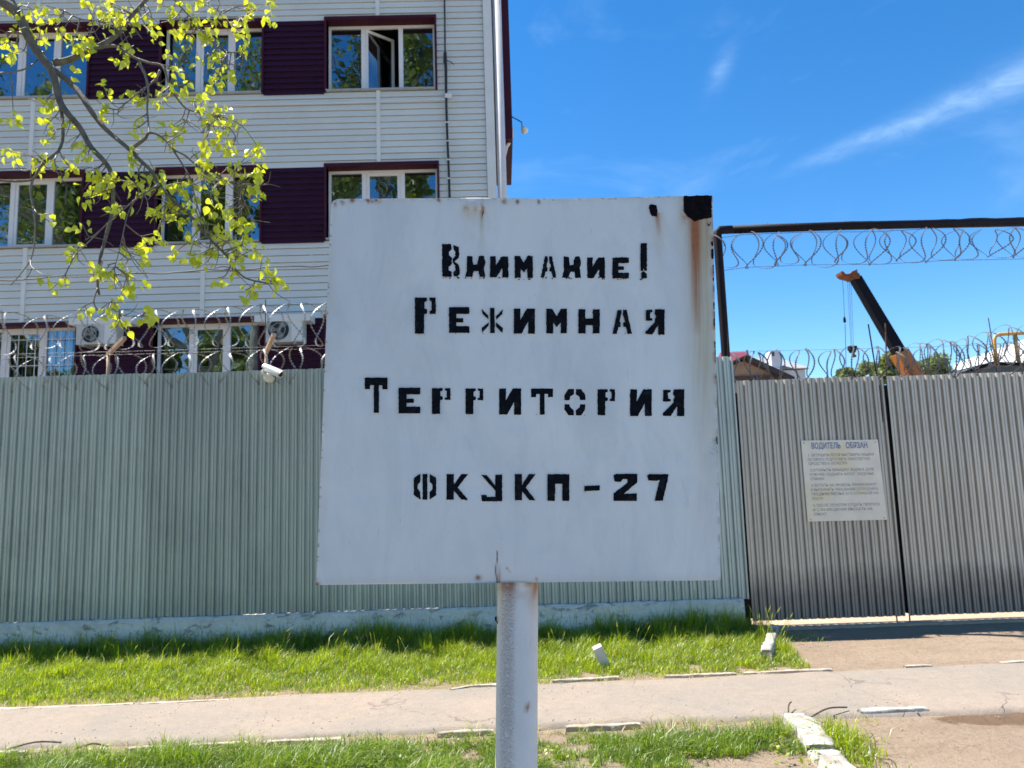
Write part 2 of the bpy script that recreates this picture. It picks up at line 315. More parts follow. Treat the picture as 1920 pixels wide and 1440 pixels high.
# ------------------------------------------------------------------ mesh helpers
class MB:
    def __init__(s): s.v = []; s.f = []
    def add(s, vs, fs):
        o = len(s.v); s.v += [tuple(x) for x in vs]; s.f += [tuple(i+o for i in f) for f in fs]; return s
    def box(s, a, b):
        x0, y0, z0 = a; x1, y1, z1 = b
        return s.add([(x0,y0,z0),(x1,y0,z0),(x1,y1,z0),(x0,y1,z0),(x0,y0,z1),(x1,y0,z1),(x1,y1,z1),(x0,y1,z1)],
                     [(0,3,2,1),(4,5,6,7),(0,1,5,4),(1,2,6,5),(2,3,7,6),(3,0,4,7)])
    def obox(s, c, ax, ay, az):
        c = Vector(c); ax, ay, az = Vector(ax), Vector(ay), Vector(az)
        vs = [c + ax*i + ay*j + az*k for k in (-1, 1) for (i, j) in ((-1,-1),(1,-1),(1,1),(-1,1))]
        return s.add(vs, [(0,3,2,1),(4,5,6,7),(0,1,5,4),(1,2,6,5),(2,3,7,6),(3,0,4,7)])
    def prism(s, pts, off):
        n = len(pts); pts = [Vector(p) for p in pts]; off = Vector(off)
        return s.add(pts + [p+off for p in pts], [tuple(range(n)), tuple(range(2*n-1, n-1, -1))] + [(i, i+n, (i+1) % n + n, (i+1) % n) for i in range(n)])
    def tube(s, pts, rad, n=6, cap=True):
        pts = [Vector(p) for p in pts]
        if not hasattr(rad, '__len__'): rad = [rad]*len(pts)
        k = len(pts); prev = None; vs = []
        for i, p in enumerate(pts):
            tg = (pts[min(i+1, k-1)] - pts[max(i-1, 0)])
            tg = tg.normalized() if tg.length > 1e-9 else Vector((0, 0, 1))
            if prev is None:
                a = Vector((0, 0, 1)) if abs(tg.z) < .9 else Vector((1, 0, 0)); nrm = tg.cross(a).normalized()
            else:
                nrm = prev - tg*prev.dot(tg); nrm = nrm.normalized() if nrm.length > 1e-6 else tg.orthogonal().normalized()
            prev = nrm; bn = tg.cross(nrm)
            vs += [p + (nrm*math.cos(2*math.pi*j/n) + bn*math.sin(2*math.pi*j/n))*rad[i] for j in range(n)]
        fs = [(i*n+j, i*n+(j+1) % n, (i+1)*n+(j+1) % n, (i+1)*n+j) for i in range(k-1) for j in range(n)]
        if cap: fs += [tuple(range(n-1, -1, -1)), tuple(range((k-1)*n, k*n))]
        return s.add(vs, fs)
    def build(s, name, mat, parent=None, smooth=False):
        me = bpy.data.meshes.new(name); me.from_pydata(s.v, [], s.f); me.update()
        return mesh_obj(name, me, mat, parent, smooth)

def mesh_obj(name, me, mat, parent=None, smooth=False):
    if mat is not None and not me.materials: me.materials.append(M[mat] if isinstance(mat, str) else mat)
    if smooth: me.polygons.foreach_set('use_smooth', [True]*len(me.polygons))
    o = bpy.data.objects.new(name, me); COL.objects.link(o)
    if parent is not None: attach(o, parent)
    return o
WORLD = {}
def attach(o, parent):
    o.parent = parent
    o.matrix_parent_inverse = WORLD.get(parent.name, Matrix.Identity(4)).inverted()
def thing(name, label, cat, loc=(0, 0, 0), group=None):
    o = bpy.data.objects.new(name, None); COL.objects.link(o); o.location = loc; o.empty_display_size = .2
    WORLD[o.name] = Matrix.Translation(Vector(loc)); return tag(o, label, cat, group)
def tag(o, label=None, cat=None, group=None, kind=None):
    if label: o['label'] = label
    if cat: o['category'] = cat
    if group: o['group'] = group
    if kind: o['kind'] = kind
    return o
def structure(o): o['kind'] = 'structure'; return o
def fast_mesh(name, V, F3, tone=None):
    """V (n,3) verts, F3 (m,3) triangles, tone (n,3) colours."""
    me = bpy.data.meshes.new(name); me.vertices.add(len(V)); me.vertices.foreach_set('co', np.ascontiguousarray(V, dtype=np.float32).ravel())
    me.loops.add(F3.size); me.loops.foreach_set('vertex_index', np.ascontiguousarray(F3, dtype=np.int32).ravel())
    me.polygons.add(len(F3)); me.polygons.foreach_set('loop_start', np.arange(0, F3.size, 3, dtype=np.int32)); me.polygons.foreach_set('loop_total', np.full(len(F3), 3, dtype=np.int32))
    me.update(calc_edges=True)
    if tone is not None:
        at = me.color_attributes.new('tone', 'FLOAT_COLOR', 'POINT'); at.data.foreach_set('color', np.c_[tone, np.ones(len(tone))].astype(np.float32).ravel())
    return me
def nz(x, y=0.0, z=0.0): return mnoise.noise(Vector((x, y, z)))
def ragged(poly, step, amp, seed=0.0, freq=.35):
    out = []
    for i, a in enumerate(poly):
        b = poly[(i+1) % len(poly)]; dx, dy = b[0]-a[0], b[1]-a[1]; ln = math.hypot(dx, dy); k = max(1, int(ln/step))
        nx, ny = (-dy/ln, dx/ln) if ln else (0, 0)
        for j in range(k):
            x, y = a[0]+dx*j/k, a[1]+dy*j/k; d = amp*(nz(x*freq+seed, y*freq, seed) + .6*nz(x*freq*3, y*freq*3+seed, 5))
            out.append((x+nx*d, y+ny*d))
    return out

# ------------------------------------------------------------------ ground, path, driveway
YF = 8.90      # fence line
gx = np.concatenate([[-900, -200, -60, -25], np.arange(-12, 9.01, .25), [14, 25, 60, 200, 900]])
gy = np.concatenate([[-600, -150, -40, -12], np.arange(-2, 10.01, .25), [14, 20, 40, 100, 300, 1500]])
mb = MB()
mb.v = [(float(x), float(y), (0.012*nz(x*1.1, y*1.1) + .005*nz(x*3, y*3))*(.12 if (x > 2.6 and y < 5.8) else 1) if (-12 <= x <= 9 and -2 <= y <= 8.4) else 0.0) for y in gy for x in gx]
nx = len(gx); mb.f = [(j*nx+i, j*nx+i+1, (j+1)*nx+i+1, (j+1)*nx+i) for j in range(len(gy)-1) for i in range(nx-1)]
structure(mb.build('ground', 'soil', smooth=True))

def path_far(x): return 6.80 + .036*x + .04*nz(x*.9, 3) + .03*nz(x*4, 9) + .015*nz(x*11, 2)
def path_near(x): return 5.66 + .012*x + .05*nz(x*.8, 7) + .035*nz(x*3.5, 2) + .015*nz(x*11, 5) - .10*max(0, (x-1.5)/3)
mb = MB(); xs = np.arange(-12, 9.01, .06); K = 14
for x in xs:
    a, b = path_near(x), path_far(x)
    for k in range(K+1):
        y = a+(b-a)*k/K; e = min(k, K-k)/K
        mb.v.append((float(x), y, 0.020 + .010*min(1, e*8) + .005*nz(x*1.3, y*1.3)))
mb.f = [(i*(K+1)+k, (i+1)*(K+1)+k, (i+1)*(K+1)+k+1, i*(K+1)+k+1) for i in range(len(xs)-1) for k in range(K)]
o = len(mb.v)                                   # skirt so that the slab has an edge
for i in range(len(xs)):
    for k in (0, K):
        v = mb.v[i*(K+1)+k]; mb.v.append((v[0], v[1] + (-.02 if k == 0 else .02), -.03))
for i in range(len(xs)-1):
    mb.f.append((i*(K+1), o+2*i, o+2*i+2, (i+1)*(K+1))); mb.f.append((i*(K+1)+K, (i+1)*(K+1)+K, o+2*i+3, o+2*i+1))
structure(mb.build('path', 'asphalt', smooth=True))

mb = MB(); mb.box((-60, -5.5, -.2), (60, 1.05, .012)); structure(mb.build('road', 'road'))  # unseen road behind the viewer, added to cut warm ground bounce
# raised concrete threshold under the gate, broken front edge
mb = MB(); front = []; x = 2.82
while x < 7.6:
    front.append((x, 8.86 - .05*nz(x*2.2, 4) - .05*abs(nz(x*7, 1)))); x += .05
poly = front + [(7.6, 11.4), (2.82, 11.4)]
mb.prism([(x, y, -.05) for x, y in poly], (0, 0, .072)); structure(mb.build('driveway_threshold', 'threshold'))
# ------------------------------------------------------------------ the large warning sign
YS = 1.70; YPOST = 1.755
pb = P(968, 1440, YPOST); lean = Vector((P(970, 1095, YPOST) - P(967, 1440, YPOST))); lean.normalize()
foot = pb - lean*(pb.z/lean.z)
sign = thing('warning_sign', 'large square white-grey sign with black stencilled lettering on a steel post', 'sign', foot)
TL, TR, BR, BL = (621, 373), (1336, 367), (1351.5, 1088), (592.5, 1097)
def spx(s, t_):
    x = (1-s)*(1-t_)*TL[0] + s*(1-t_)*TR[0] + s*t_*BR[0] + (1-s)*t_*BL[0]
    y = (1-s)*(1-t_)*TL[1] + s*(1-t_)*TR[1] + s*t_*BR[1] + (1-s)*t_*BL[1]
    y += (3.0*math.exp(-((x-1060)/150)**2) - 1.0*math.exp(-((x-900)/60)**2))*(1-t_)**6      # slightly sagging top fold
    return x, y
NS = 300; V = []; Wr = np.zeros(((NS+1)**2, 4)); Wr[:, 3] = 1
def cl01(v): return max(0.0, min(1.0, v))
def gau(v): return math.exp(-v*v)
for j in range(NS+1):
    for i in range(NS+1):
        s, t_ = i/NS, j/NS; x, y = spx(s, t_)
        if i < 7 and j < 7:                       # bent-over top left corner
            a, b = (7-i)/7, (7-j)/7; k = max(0, math.hypot(a, b)-1); x += 10*k*a; y += 10*k*b
        p = P(x, y, YS)
        dn = .0022*nz(x*.006, y*.006, 2) + .0008*nz(x*.03, y*.03, 8)
        dn += .004*gau((x-945)/60)*gau((y-1090)/30) - .005*gau((x-890)/22)*gau((y-385)/14) + .003*gau((x-1340)/12)*gau((y-830)/20)
        V.append((p.x, YS + (dn if 0 < i < NS and 0 < j < NS else 0), p.z))
        et, eb, el, er = y-spx(s, 0)[1], spx(s, 1)[1]-y, x-spx(0, t_)[0], spx(1, t_)[0]-x
        vs = .5 + .5*nz(x*.22, y*.006, 1) + .35*nz(x*.6, y*.012, 4); hf = nz(x*.09, y*.09, 3) + .6*nz(x*.25, y*.25, 6)
        R = 0; S = 0; D = 0
        if y > 404:
            dd = y-404; R += 1.5*gau((x-1303-.02*dd)/(10.5 - .012*dd))*cl01(1-dd/225)**.6*cl01(.5+.9*vs); S += 1.15*gau((x-1312)/28)*cl01(1-dd/420)*cl01(.3+.8*vs)
            R += .45*gau((x-1326)/5)*cl01(1-dd/110); S += .35*gau((x-1322)/26)*cl01(1-dd/700)
        R += .8*gau((x-1284)/7)*gau((y-400)/14)*cl01(.5+hf); S += .5*gau((x-1278)/9)*gau((y-398)/30)
        if y > 398:
            dd = y-398; R += .95*gau((x-1231-.12*dd)/4.2)*cl01(1-dd/48); S += .6*gau((x-1234-.04*dd)/10)*cl01(1-dd/120)
        R += 1.0*gau((x-883)/13)*gau((y-393)/8)*cl01(.25+1.5*hf); R += .9*gau((x-905)/4)*gau((y-392)/14)*cl01(.4+hf); S += .55*gau((x-884)/20)*gau((y-398)/14)
        if y > 395: dd = y-395; S += .75*gau((x-903)/4.0)*cl01(1-dd/85); R += .25*gau((x-903)/2.5)*cl01(1-dd/40)
        D += cl01((hf-.25)*4)*gau((x-884)/11)*gau((y-393)/7)
        for (cx, cy, r) in ((660, 376, 7), (688, 377, 9), (705, 377, 9), (822, 376, 4), (946, 378, 6), (970, 379, 4), (640, 380, 6), (1010, 378, 4), (628, 384, 4)):
            R += 1.0*gau((x-cx)/r)*gau((y-cy)/4.5)*cl01(.6+1.4*hf); D += .7*gau((x-cx)/(r*.5))*gau((y-cy+2)/2.5)
        R += cl01((nz(x*.12, y*.4, 9)-.22)*4)*gau(et/3.2)*.8; S += .35*gau(et/9)*cl01(.5+nz(x*.03, 3, 3))
        R += cl01((nz(3, y*.11, 9)+.4*nz(1, y*.4, 2)-.22)*5)*gau(el/2.6)*.9; D += cl01((nz(7, y*.17, 2)-.42)*9)*gau(el/2.4); S += .3*gau(el/14)*cl01(.5+nz(x*.03, y*.02, 3))
        D += cl01((nz(5, y*.06, 6)+.5*nz(2, y*.2, 6)-.08)*5)*gau(er/2.6)*(1 if 440 < y < 720 else .35); R += .9*cl01((nz(8, y*.05, 6)+.1)*3)*gau(er/5)*(1 if y < 720 else .25)
        S += .5*gau((x-1328)/26)*cl01(1-(y-620)/420)*cl01((y-520)/160)*cl01(.4+.6*vs)
        D += .8*gau((x-896)/3.5)*gau((y-1083)/4); R += .6*gau((x-897)/7)*gau((y-1084)/6)
        R += .8*gau((x-594)/6)*gau((y-1095)/4.5); D += gau((x-593)/3)*gau((y-1096)/3)
        xc = 931 + 1.5*math.sin((y-1030)*.12)+ .5*hf
        if 1032 < y < 1097: D += .95*gau((x-xc)/(.9+.012*(y-1032))); R += .75*gau((x-936)/3)*cl01((y-1055)/30)
        R += .7*gau((x-951)/2.4)*gau((y-1066)/3) + .5*gau((x-956)/2)*gau((y-1072)/2) + .7*gau((x-1006)/2.2)*gau((y-1086)/4)
        R += .7*gau(eb/3)*gau((x-955)/26)*cl01(.5+hf); S += .25*gau(eb/12)
        D += .5*gau((x-1342)/8)*gau((y-832)/9)*cl01((hf-.1)*5)
        Wr[j*(NS+1)+i, :3] = (cl01(R), cl01(S)*.85, cl01(D))
F = [(j*(NS+1)+i, (j+1)*(NS+1)+i, (j+1)*(NS+1)+i+1, j*(NS+1)+i+1) for j in range(NS) for i in range(NS)]
rim = [i for i in range(NS)] + [j*(NS+1)+NS for j in range(NS)] + [NS*(NS+1)+i for i in range(NS, 0, -1)] + [j*(NS+1) for j in range(NS, 0, -1)]
o = len(V); DEPTH = .13  # unseen box depth, shaped deep enough to shade the post
V += [(V[k][0], YS+DEPTH, V[k][2]) for k in rim]; n = len(rim)
F += [(rim[k], rim[(k+1) % n], o+(k+1) % n, o+k) for k in range(n)] + [tuple(o+k for k in range(n))]
me = bpy.data.meshes.new('panel'); me.from_pydata(V, [], F); me.update()
at = me.color_attributes.new('wear', 'FLOAT_COLOR', 'POINT'); at.data.foreach_set('color', np.r_[Wr, np.tile([.25, .3, .1, 1], (n, 1))].astype(np.float32).ravel())
mesh_obj('panel', me, 'sign', sign)
# post
RP = .0455; segs = 120; nn = 48
top = P(971, 1086, YPOST); A0 = foot - lean*.25; Ltot = (top-A0).length
V = []; Wp = []
ex = Vector((1, 0, 0)); ex = (ex - lean*ex.dot(lean)).normalized(); ey = lean.cross(ex)
for i in range(segs+1):
    c = A0 + lean*(Ltot*i/segs); f_top = Ltot*(1-i/segs)
    for j in range(nn):
        a = 2*math.pi*j/nn; d = ex*math.cos(a) + ey*math.sin(a); V.append(tuple(c + d*RP))
        front = d.x                                                      # -1 left edge .. +1 right edge
        rough = cl01(1-abs((front+.48)/.42)**2)*(1 if d.y < .3 else .3)
        ru = gau(f_top/.03)*cl01(.3+1.2*nz(a*2.2, f_top*40, 1)) + .9*gau((front+.35)/.2)*gau(f_top/.03) + .6*gau((front-.75)/.3)*gau(f_top/.06)
        for (fx, zz, r) in ((.48, .262, .0045), (.62, .135, .003)): ru += 1.2*gau(math.hypot((front-fx)*RP, f_top-zz)/r)
        Wp.append((cl01(ru), cl01(.08+rough), 0, 1))
F = [(i*nn+j, i*nn+(j+1) % nn, (i+1)*nn+(j+1) % nn, (i+1)*nn+j) for i in range(segs) for j in range(nn)]
me = bpy.data.meshes.new('post'); me.from_pydata(V, [], F); me.update(); at = me.color_attributes.new('wear', 'FLOAT_COLOR', 'POINT'); at.data.foreach_set('color', np.array(Wp, dtype=np.float32).ravel())
mesh_obj('post', me, 'post', sign, smooth=True)
# lettering
def mir(ps): return [(1-x, y) for x, y in ps][::-1]
GL = {
 'В': [[(0,0),(.52,0),(.54,.17),(.38,.24),(.38,.34),(.56,.42),(.54,.62),(.38,.69),(.36,.80),(.54,.86),(.54,1),(0,1)], [(.64,.03),(.95,.10),(.97,.40),(.72,.53),(.97,.66),(1,.93),(.85,1),(.64,.98),(.64,.87),(.76,.80),(.74,.66),(.61,.58),(.61,.46),(.76,.36),(.74,.24),(.64,.15)]],
 'Н': [[(0,0),(.32,0),(.32,.38),(.68,.38),(.68,0),(1,0),(1,1),(.68,1),(.68,.66),(.34,.66),(.34,1),(0,1)]],
 'н': [[(.08,0),(.36,.03),(.40,.42),(.60,.40),(.68,0),(.92,0),(1,.3),(.92,.6),(1,1),(.70,1),(.66,.72),(.42,.72),(.34,1),(0,1),(.08,.7)]],
 'И': [[(0,0),(.32,0),(.30,.46),(.62,0),(1,0),(1,1),(.68,1),(.68,.52),(.36,1),(0,1)]],
 'М': [[(0,0),(.28,0),(.5,.30),(.72,0),(1,0),(1,1),(.70,1),(.70,.55),(.5,.76),(.33,.55),(.33,1),(0,1)]],
 'А': [[(.27,0),(.46,0),(.46,.15),(.36,.5),(.42,.5),(.42,.70),(.30,.72),(.22,1),(0,1)], [(.73,0),(1,1),(.78,1),(.70,.72),(.56,.70),(.56,.52),(.66,.5),(.54,.17),(.54,0)]],
 'Е': [[(0,0),(1,0),(1,.26),(.36,.26),(.36,.43),(.70,.43),(.70,.59),(.36,.59),(.36,.74),(1,.74),(1,1),(0,1)]],
 '!': [[(0,0),(1,0),(1,.79),(.6,.79),(.5,.72),(.4,.79),(0,.79)], [(.1,.86),(.45,.80),(1,.88),(1,1),(.1,1)]],
 'Р': [[(0,0),(.58,0),(.58,.09),(.46,.12),(.46,.30),(.58,.33),(.58,.44),(.44,.46),(.44,1),(0,1)], [(.70,0),(1,0),(1,.46),(.70,.45),(.70,.37),(.80,.36),(.80,.10),(.70,.08)]],
 'Ж': [[(.40,0),(.60,0),(.62,1),(.40,1)], [(0,.05),(.30,.30),(.33,.46),(.04,.24)], [(1,.06),(.97,.24),(.68,.48),(.68,.34)], [(.34,.58),(.32,.72),(.02,.98),(0,.80)], [(.68,.58),(1,.80),(.98,1),(.68,.74)]],
 'Я': [[(.02,.02),(.36,.02),(.36,.11),(.24,.13),(.24,.34),(.36,.36),(.36,.45),(.02,.45)], [(.50,.0),(1,0),(1,1),(.67,1),(.67,.62),(.36,1),(0,.98),(0,.90),(.50,.50),(.50,.38),(.56,.28),(.48,.18)]],
 'Т': [[(0,0),(1,0),(1,.33),(.78,.33),(.78,.21),(.62,.21),(.62,1),(.40,1),(.40,.21),(.24,.21),(.22,.33),(0,.33)]],
 'К': [[(0,0),(.34,0),(.34,.42),(.68,0),(1,0),(.52,.52),(1,1),(.70,1),(.34,.64),(.34,1),(0,1)]],
 'У': [[(0,0),(.28,.02),(.68,.42),(.68,0),(1,0),(1,1),(.05,1),(0,.76),(.26,.76),(.28,.83),(.68,.83),(.68,.60)]],
 'П': [[(0,0),(1,0),(1,1),(.68,1),(.68,.36),(.36,.36),(.34,1),(0,1)]],
 '-': [[(0,.1),(1,0),(1,.85),(0,1)]],
 '2': [[(0,.06),(.12,0),(1,0),(1,.32),(.44,.73),(.98,.72),(.98,1),(0,1),(0,.72),(.60,.32),(.58,.20),(.40,.18),(.30,.30),(.04,.28)]],
 '7': [[(0,.06),(.10,0),(1,0),(.95,.25),(.72,1),(.34,1),(.54,.34),(.58,.22),(.40,.25),(.05,.24)]],
}
q1 = [(0,.22),(.20,0),(.45,0),(.45,.20),(.28,.29),(.24,.42),(0,.42)]
GL['О'] = [q1, mir(q1), [(x, 1-y) for x, y in q1][::-1], [(1-x, 1-y) for x, y in q1]]
q2 = [(.29,0),(.29,.30),(.17,.42),(.17,.58),(.29,.72),(.29,1),(.0,.82),(0,.16)]
GL['Ф'] = [[(.39,0),(.60,0),(.60,1),(.39,1)], q2, mir(q2)]
TXT = [('В',829,457.6,862,518.6),('н',872.5,480,910,519),('И',919,481,953,520),('М',965,480,999,521),('А',1014,481,1043,520.5),('н',1054,481,1089.5,521),('И',1101,483,1134,521),('Е',1148.5,483,1179,522),('!',1201,456,1213,521.5),
 ('Р',778,558,817,625.5),('Е',842,576,880,624),('Ж',903,577,943,624.5),('И',963.5,578.6,1003,625.6),('М',1024.5,579,1063,625),('Н',1084.7,580,1124.5,625),('А',1148.6,581,1184.7,626),('Я',1210.5,580,1246,627),
 ('Т',684,708,726.5,774),('Е',747.5,727,788,775),('Р',810,728,844.6,776),('Р',873,728.5,906,776.5),('И',936,728.5,977,777.4),('Т',995.8,728.5,1036.7,777.3),('О',1058.4,729.6,1097.3,778.7),('Р',1120.5,730,1153,778.5),('И',1181.4,730,1222,780),('Я',1242.8,730,1283,780.4),
 ('Ф',776,888.6,818,936.8),('К',837.3,889,877.7,937),('У',902,890,941.4,940),('К',965.5,889,1004.3,938),('П',1026.5,889,1067.4,939),('-',1095.7,910,1124.7,921),('2',1150.4,888.5,1194.8,939.3),('7',1213.7,889,1253.8,939)]
def flat_polys(name, polys, Yp, mat, parent, thick=.0006):
    """polygons given in photo pixels, laid as a thin film of paint on the plane y = Yp"""
    bm = bmesh.new()
    for poly in polys:
        vs = [bm.verts.new(P(x, y, Yp)) for x, y in poly]
        try: f = bm.faces.new(vs)
        except ValueError: continue
    bmesh.ops.recalc_face_normals(bm, faces=bm.faces[:])
    for f in bm.faces[:]:
        if f.normal.y > 0: f.normal_flip()
    bmesh.ops.triangulate(bm, faces=bm.faces[:])
    ext = bmesh.ops.extrude_face_region(bm, geom=bm.faces[:]); 
    for v in [g for g in ext['geom'] if isinstance(g, bmesh.types.BMVert)]: v.co.y -= thick
    bmesh.ops.recalc_face_normals(bm, faces=bm.faces[:])
    me = bpy.data.meshes.new(name); bm.to_mesh(me); bm.free(); return mesh_obj(name, me, mat, parent)
YL = YS - .0016
for k, (ch, x0, y0, x1, y1) in enumerate(TXT):
    big = y1 < 530; polys = []
    for poly in GL[ch]:
        pp = [(x0+(x1-x0)*a, y0+(y1-y0)*b) for a, b in poly]
        polys.append(ragged(pp, 2.2, 1.25 if big else .75, k*3.1, .33))
    rs = random.Random(k*17+3)
    for _ in range(5 if big else 1):              # drips and specks below the stencil
        cx = rs.uniform(x0, x1); cy = y1 + rs.uniform(-.5, 3 if big else 1.5); r = rs.uniform(.6, 1.7 if big else .9)
        polys.append([(cx+r*math.cos(a)*rs.uniform(.7, 1.2), cy+r*math.sin(a)*rs.uniform(.7, 1.2)) for a in [i*math.pi/3.5 for i in range(7)]])
    flat_polys('letter', polys, YL, 'letter', sign)
flat_polys('bare_metal_patch', [ragged([(1282, 367.5), (1334.5, 366.3), (1334.5, 408), (1322, 410), (1312, 412), (1303, 415), (1296, 410), (1287, 404), (1282, 394)], 2.5, 1.4, 4)], YS-.0014, 'patch', sign)['label'] = 'black bare metal corner where the paint has gone'
flat_polys('bare_metal_patch', [ragged([(1217, 385), (1222, 383), (1231, 385), (1233, 396), (1232, 406), (1222, 405), (1218, 396)], 2, 1.2, 8)], YS-.0014, 'patch', sign)
for (cy0, cy1, wdt) in ((452, 462, 5), (466, 486, 5), (496, 502, 3), (520, 528, 3), (566, 580, 3), (596, 612, 3), (640, 654, 2.5), (818, 834, 3)):
    e0 = spx(1, (cy0-367)/721)[0]
    flat_polys('rust_chip', [ragged([(e0-wdt, cy0+2), (e0-.8, cy0), (e0-.6, cy1), (e0-wdt*.8, cy1-2)], 2, 1.0, cy0)], YS-.0012, 'patch', sign)
for (pts, wd_) in (([(876, 374), (874, 384), (879, 392)], 1.0), ([(905, 377), (910, 381), (917, 376)], 1.1), ([(904, 386), (906, 398), (903, 410)], .9), ([(886, 377), (894, 384), (890, 391)], .8), ([(1330, 846), (1337, 851), (1342, 856)], 1.2), ([(1326, 418), (1330, 424), (1334, 414)], 1.0)):
    a, b, c = pts; poly = [(a[0]-wd_*.4, a[1]), (b[0]-wd_, b[1]), (c[0], c[1]), (b[0]+wd_, b[1]), (a[0]+wd_*.4, a[1])]
    flat_polys('paint_crack', [ragged(poly, 2, .5, a[0])], YS-.0012, 'letter' if wd_ < 1.05 else 'peel', sign)
# a small bug on the post
mb = MB(); bpos = P(931, 1160, YPOST-.012); mb.obox(bpos + Vector((-.0015, 0, 0)), (.0022, 0, .0008), (0, .0022, 0), (0, 0, .0042)); mb.obox(bpos + Vector((.001, -.001, -.007)), (.0006, 0, .0008), (0, .0006, 0), (.002, 0, -.004))
mb.build('post_bug', 'patch', sign)

# ------------------------------------------------------------------ fence
FX0 = P(-260, 700, YF).x; FX1 = P(1391, 1118, YF).x
ztop = P(300, 700, YF).z; zbot = P(300, 1158, YF).z
fence = thing('corrugated_fence', 'long grey-green corrugated steel fence standing on a whitewashed plinth', 'fence', ((FX0+FX1)/2, YF, 0))
PITCH_R = .092
def corrugated(x0, nrib, z0, z1, y0, pitch=PITCH_R, depth=.032, seed=0, wave=.008):
    prof = [(0, 0), (.27, 0), (.32, .30), (.37, 0), (.62, 0), (.68, 1), (.90, 1), (1.0, 0)]   # flat crest with a small stiffening groove, web, trough, web
    xs = []
    for r in range(nrib):
        for a, d in prof[:-1]: xs.append((x0+(r+a)*pitch, d*depth))
    xs.append((x0+nrib*pitch, 0)); xs.append((x0+(nrib+.2)*pitch, 0)); rows = 10; mb = MB()
    for k in range(rows+1):
        z = z0+(z1-z0)*k/rows
        for (x, d) in xs: mb.v.append((x, y0 + d + wave*nz(x*1.3+seed, z*.9, seed), z + (.004*nz(x*9, seed) if k in (0, rows) else 0)))
    n = len(xs); mb.f = [(k*n+i, k*n+i+1, (k+1)*n+i+1, (k+1)*n+i) for k in range(rows) for i in range(n-1)]
    return mb
x = FX0; k = 0; rs = random.Random(5)
while x < FX1 - .05:
    nr = min(12, max(2, round((FX1-x)/PITCH_R)))
    corrugated(x, nr, zbot - .01 + rs.uniform(-.012, .012), ztop + rs.uniform(-.009, .009), YF + .006*(k % 2), seed=1.7).build('corrugated_sheet', 'fence', fence)
    x += nr*PITCH_R - .001; k += 1
# rails and posts behind the sheets
mb = MB()
for zz in (.75, 2.3): mb.box((FX0, YF+.05, zz-.03), (FX1, YF+.09, zz+.03))
mb.build('rail', 'rust_steel', fence)
for xx in np.arange(FX0+.4, FX1, 2.4): MB().box((xx-.03, YF+.092, -.1), (xx+.03, YF+.15, ztop-.03)).build('fence_post', 'rust_steel', fence)
# plinth with an uneven face
mb = MB(); xs = np.arange(FX0, FX1+.01, .05); zs = [-.06, .03, .10, .17, .23, .28, .315]
zt = zbot + .004
for xx in xs:
    for k_, z in enumerate(zs):
        zz = z*zt/.315; y = YF - .085 + .03*(z/.315) + .010*nz(xx*2.1, z*5) + .006*nz(xx*9, z*14)
        if k_ == len(zs)-1: zz += .012*nz(xx*3, 2) - .004; y += .02
        mb.v.append((float(xx), y, zz))
    mb.v.append((float(xx), YF+.16, zt-.01))
n = len(zs)+1; mb.f = [(i*n+k_, (i+1)*n+k_, (i+1)*n+k_+1, i*n+k_+1) for i in range(len(xs)-1) for k_ in range(n-1)]
e = (len(xs)-1)*n; b = len(mb.v); mb.v.append((FX1, YF+.16, -.06)); mb.f.append(tuple(e+i for i in range(n)) + (b,))
mb.build('plinth', 'plinth', fence)

# ------------------------------------------------------------------ gate leaves, portal
YG = 8.97
def gate_leaf(label, px0, px1, cover):
    x0, x1 = P(px0, 1150, YG).x, P(px1, 1150, YG).x
    z1 = P(1640, 706, YG).z; z0 = P(1640, 1157, YG).z
    th = thing('gate_leaf', label, 'gate', ((x0+x1)/2, YG, z0))
    nr = int((x1-x0)/PITCH_R); p = (x1-x0)/nr; i = 0; k = 0
    while i < nr:
        c = min(9, nr-i); corrugated(x0+i*p, c, z0, z1 + .006*(k % 2), YG+.003*(k % 2), pitch=p, seed=px0*.1).build('corrugated_sheet', 'gate', th); i += c; k += 1
    for (a, b) in (((x0+.002, YG+.05, z0+.02), (x0+.052, YG+.10, z1-.14)), ((x1-.052, YG+.05, z0+.02), (x1-.002, YG+.10, z1-.14)), ((x0+.053, YG+.05, z0+.02), (x1-.053, YG+.10, z0+.07)), ((x0+.053, YG+.05, z1-.25), (x1-.053, YG+.10, z1-.20)), ((x0+.053, YG+.05, 1.5), (x1-.053, YG+.10, 1.55))):
        MB().box(a, b).build('frame_bar', 'rust_steel', th)
    if cover: MB().box((x1-.04, YG+.036, z0+.03), (x1+.10, YG+.046, z1-.10)).build('cover_strip', 'pipe_dark', th)  # dark strip added to block the bright yard in the leaf gap
    bx = x1-.075 if cover else x0+.012
    MB().tube([(bx, YG+.02, .02), (bx, YG+.02, z0+.35)], .008).build('drop_bolt', 'rust_steel', th)
    return th
gate_leaf('corrugated gate leaf with the pale rules notice screwed to it', 1411, 1694.5, True)
gate_leaf('corrugated gate leaf without a notice, beside the leaf with the notice', 1704.5, 1998, False)
gp = thing('gate_post', 'dark square steel post between the fence end and the gate', 'post', (P(1400, 1160, YG).x, YG, 0))
MB().box((FX1+.012, YG-.02, -.1), (P(1406, 1150, YG).x, YG+.10, P(1380, 690, YG).z)).build('shaft', 'pipe_dark', gp)
YBM = 9.12
pl0, pl1 = P(1345, 430, YBM), P(1920, 418, YBM); zb = (pl0.z+pl1.z)/2
xl = pl0.x; xr = P(2020, 420, YBM).x
portal = thing('gate_portal', 'tall dark pipe frame over the gate with razor wire slung below its beam', 'gate frame', (xl, YBM, 0))
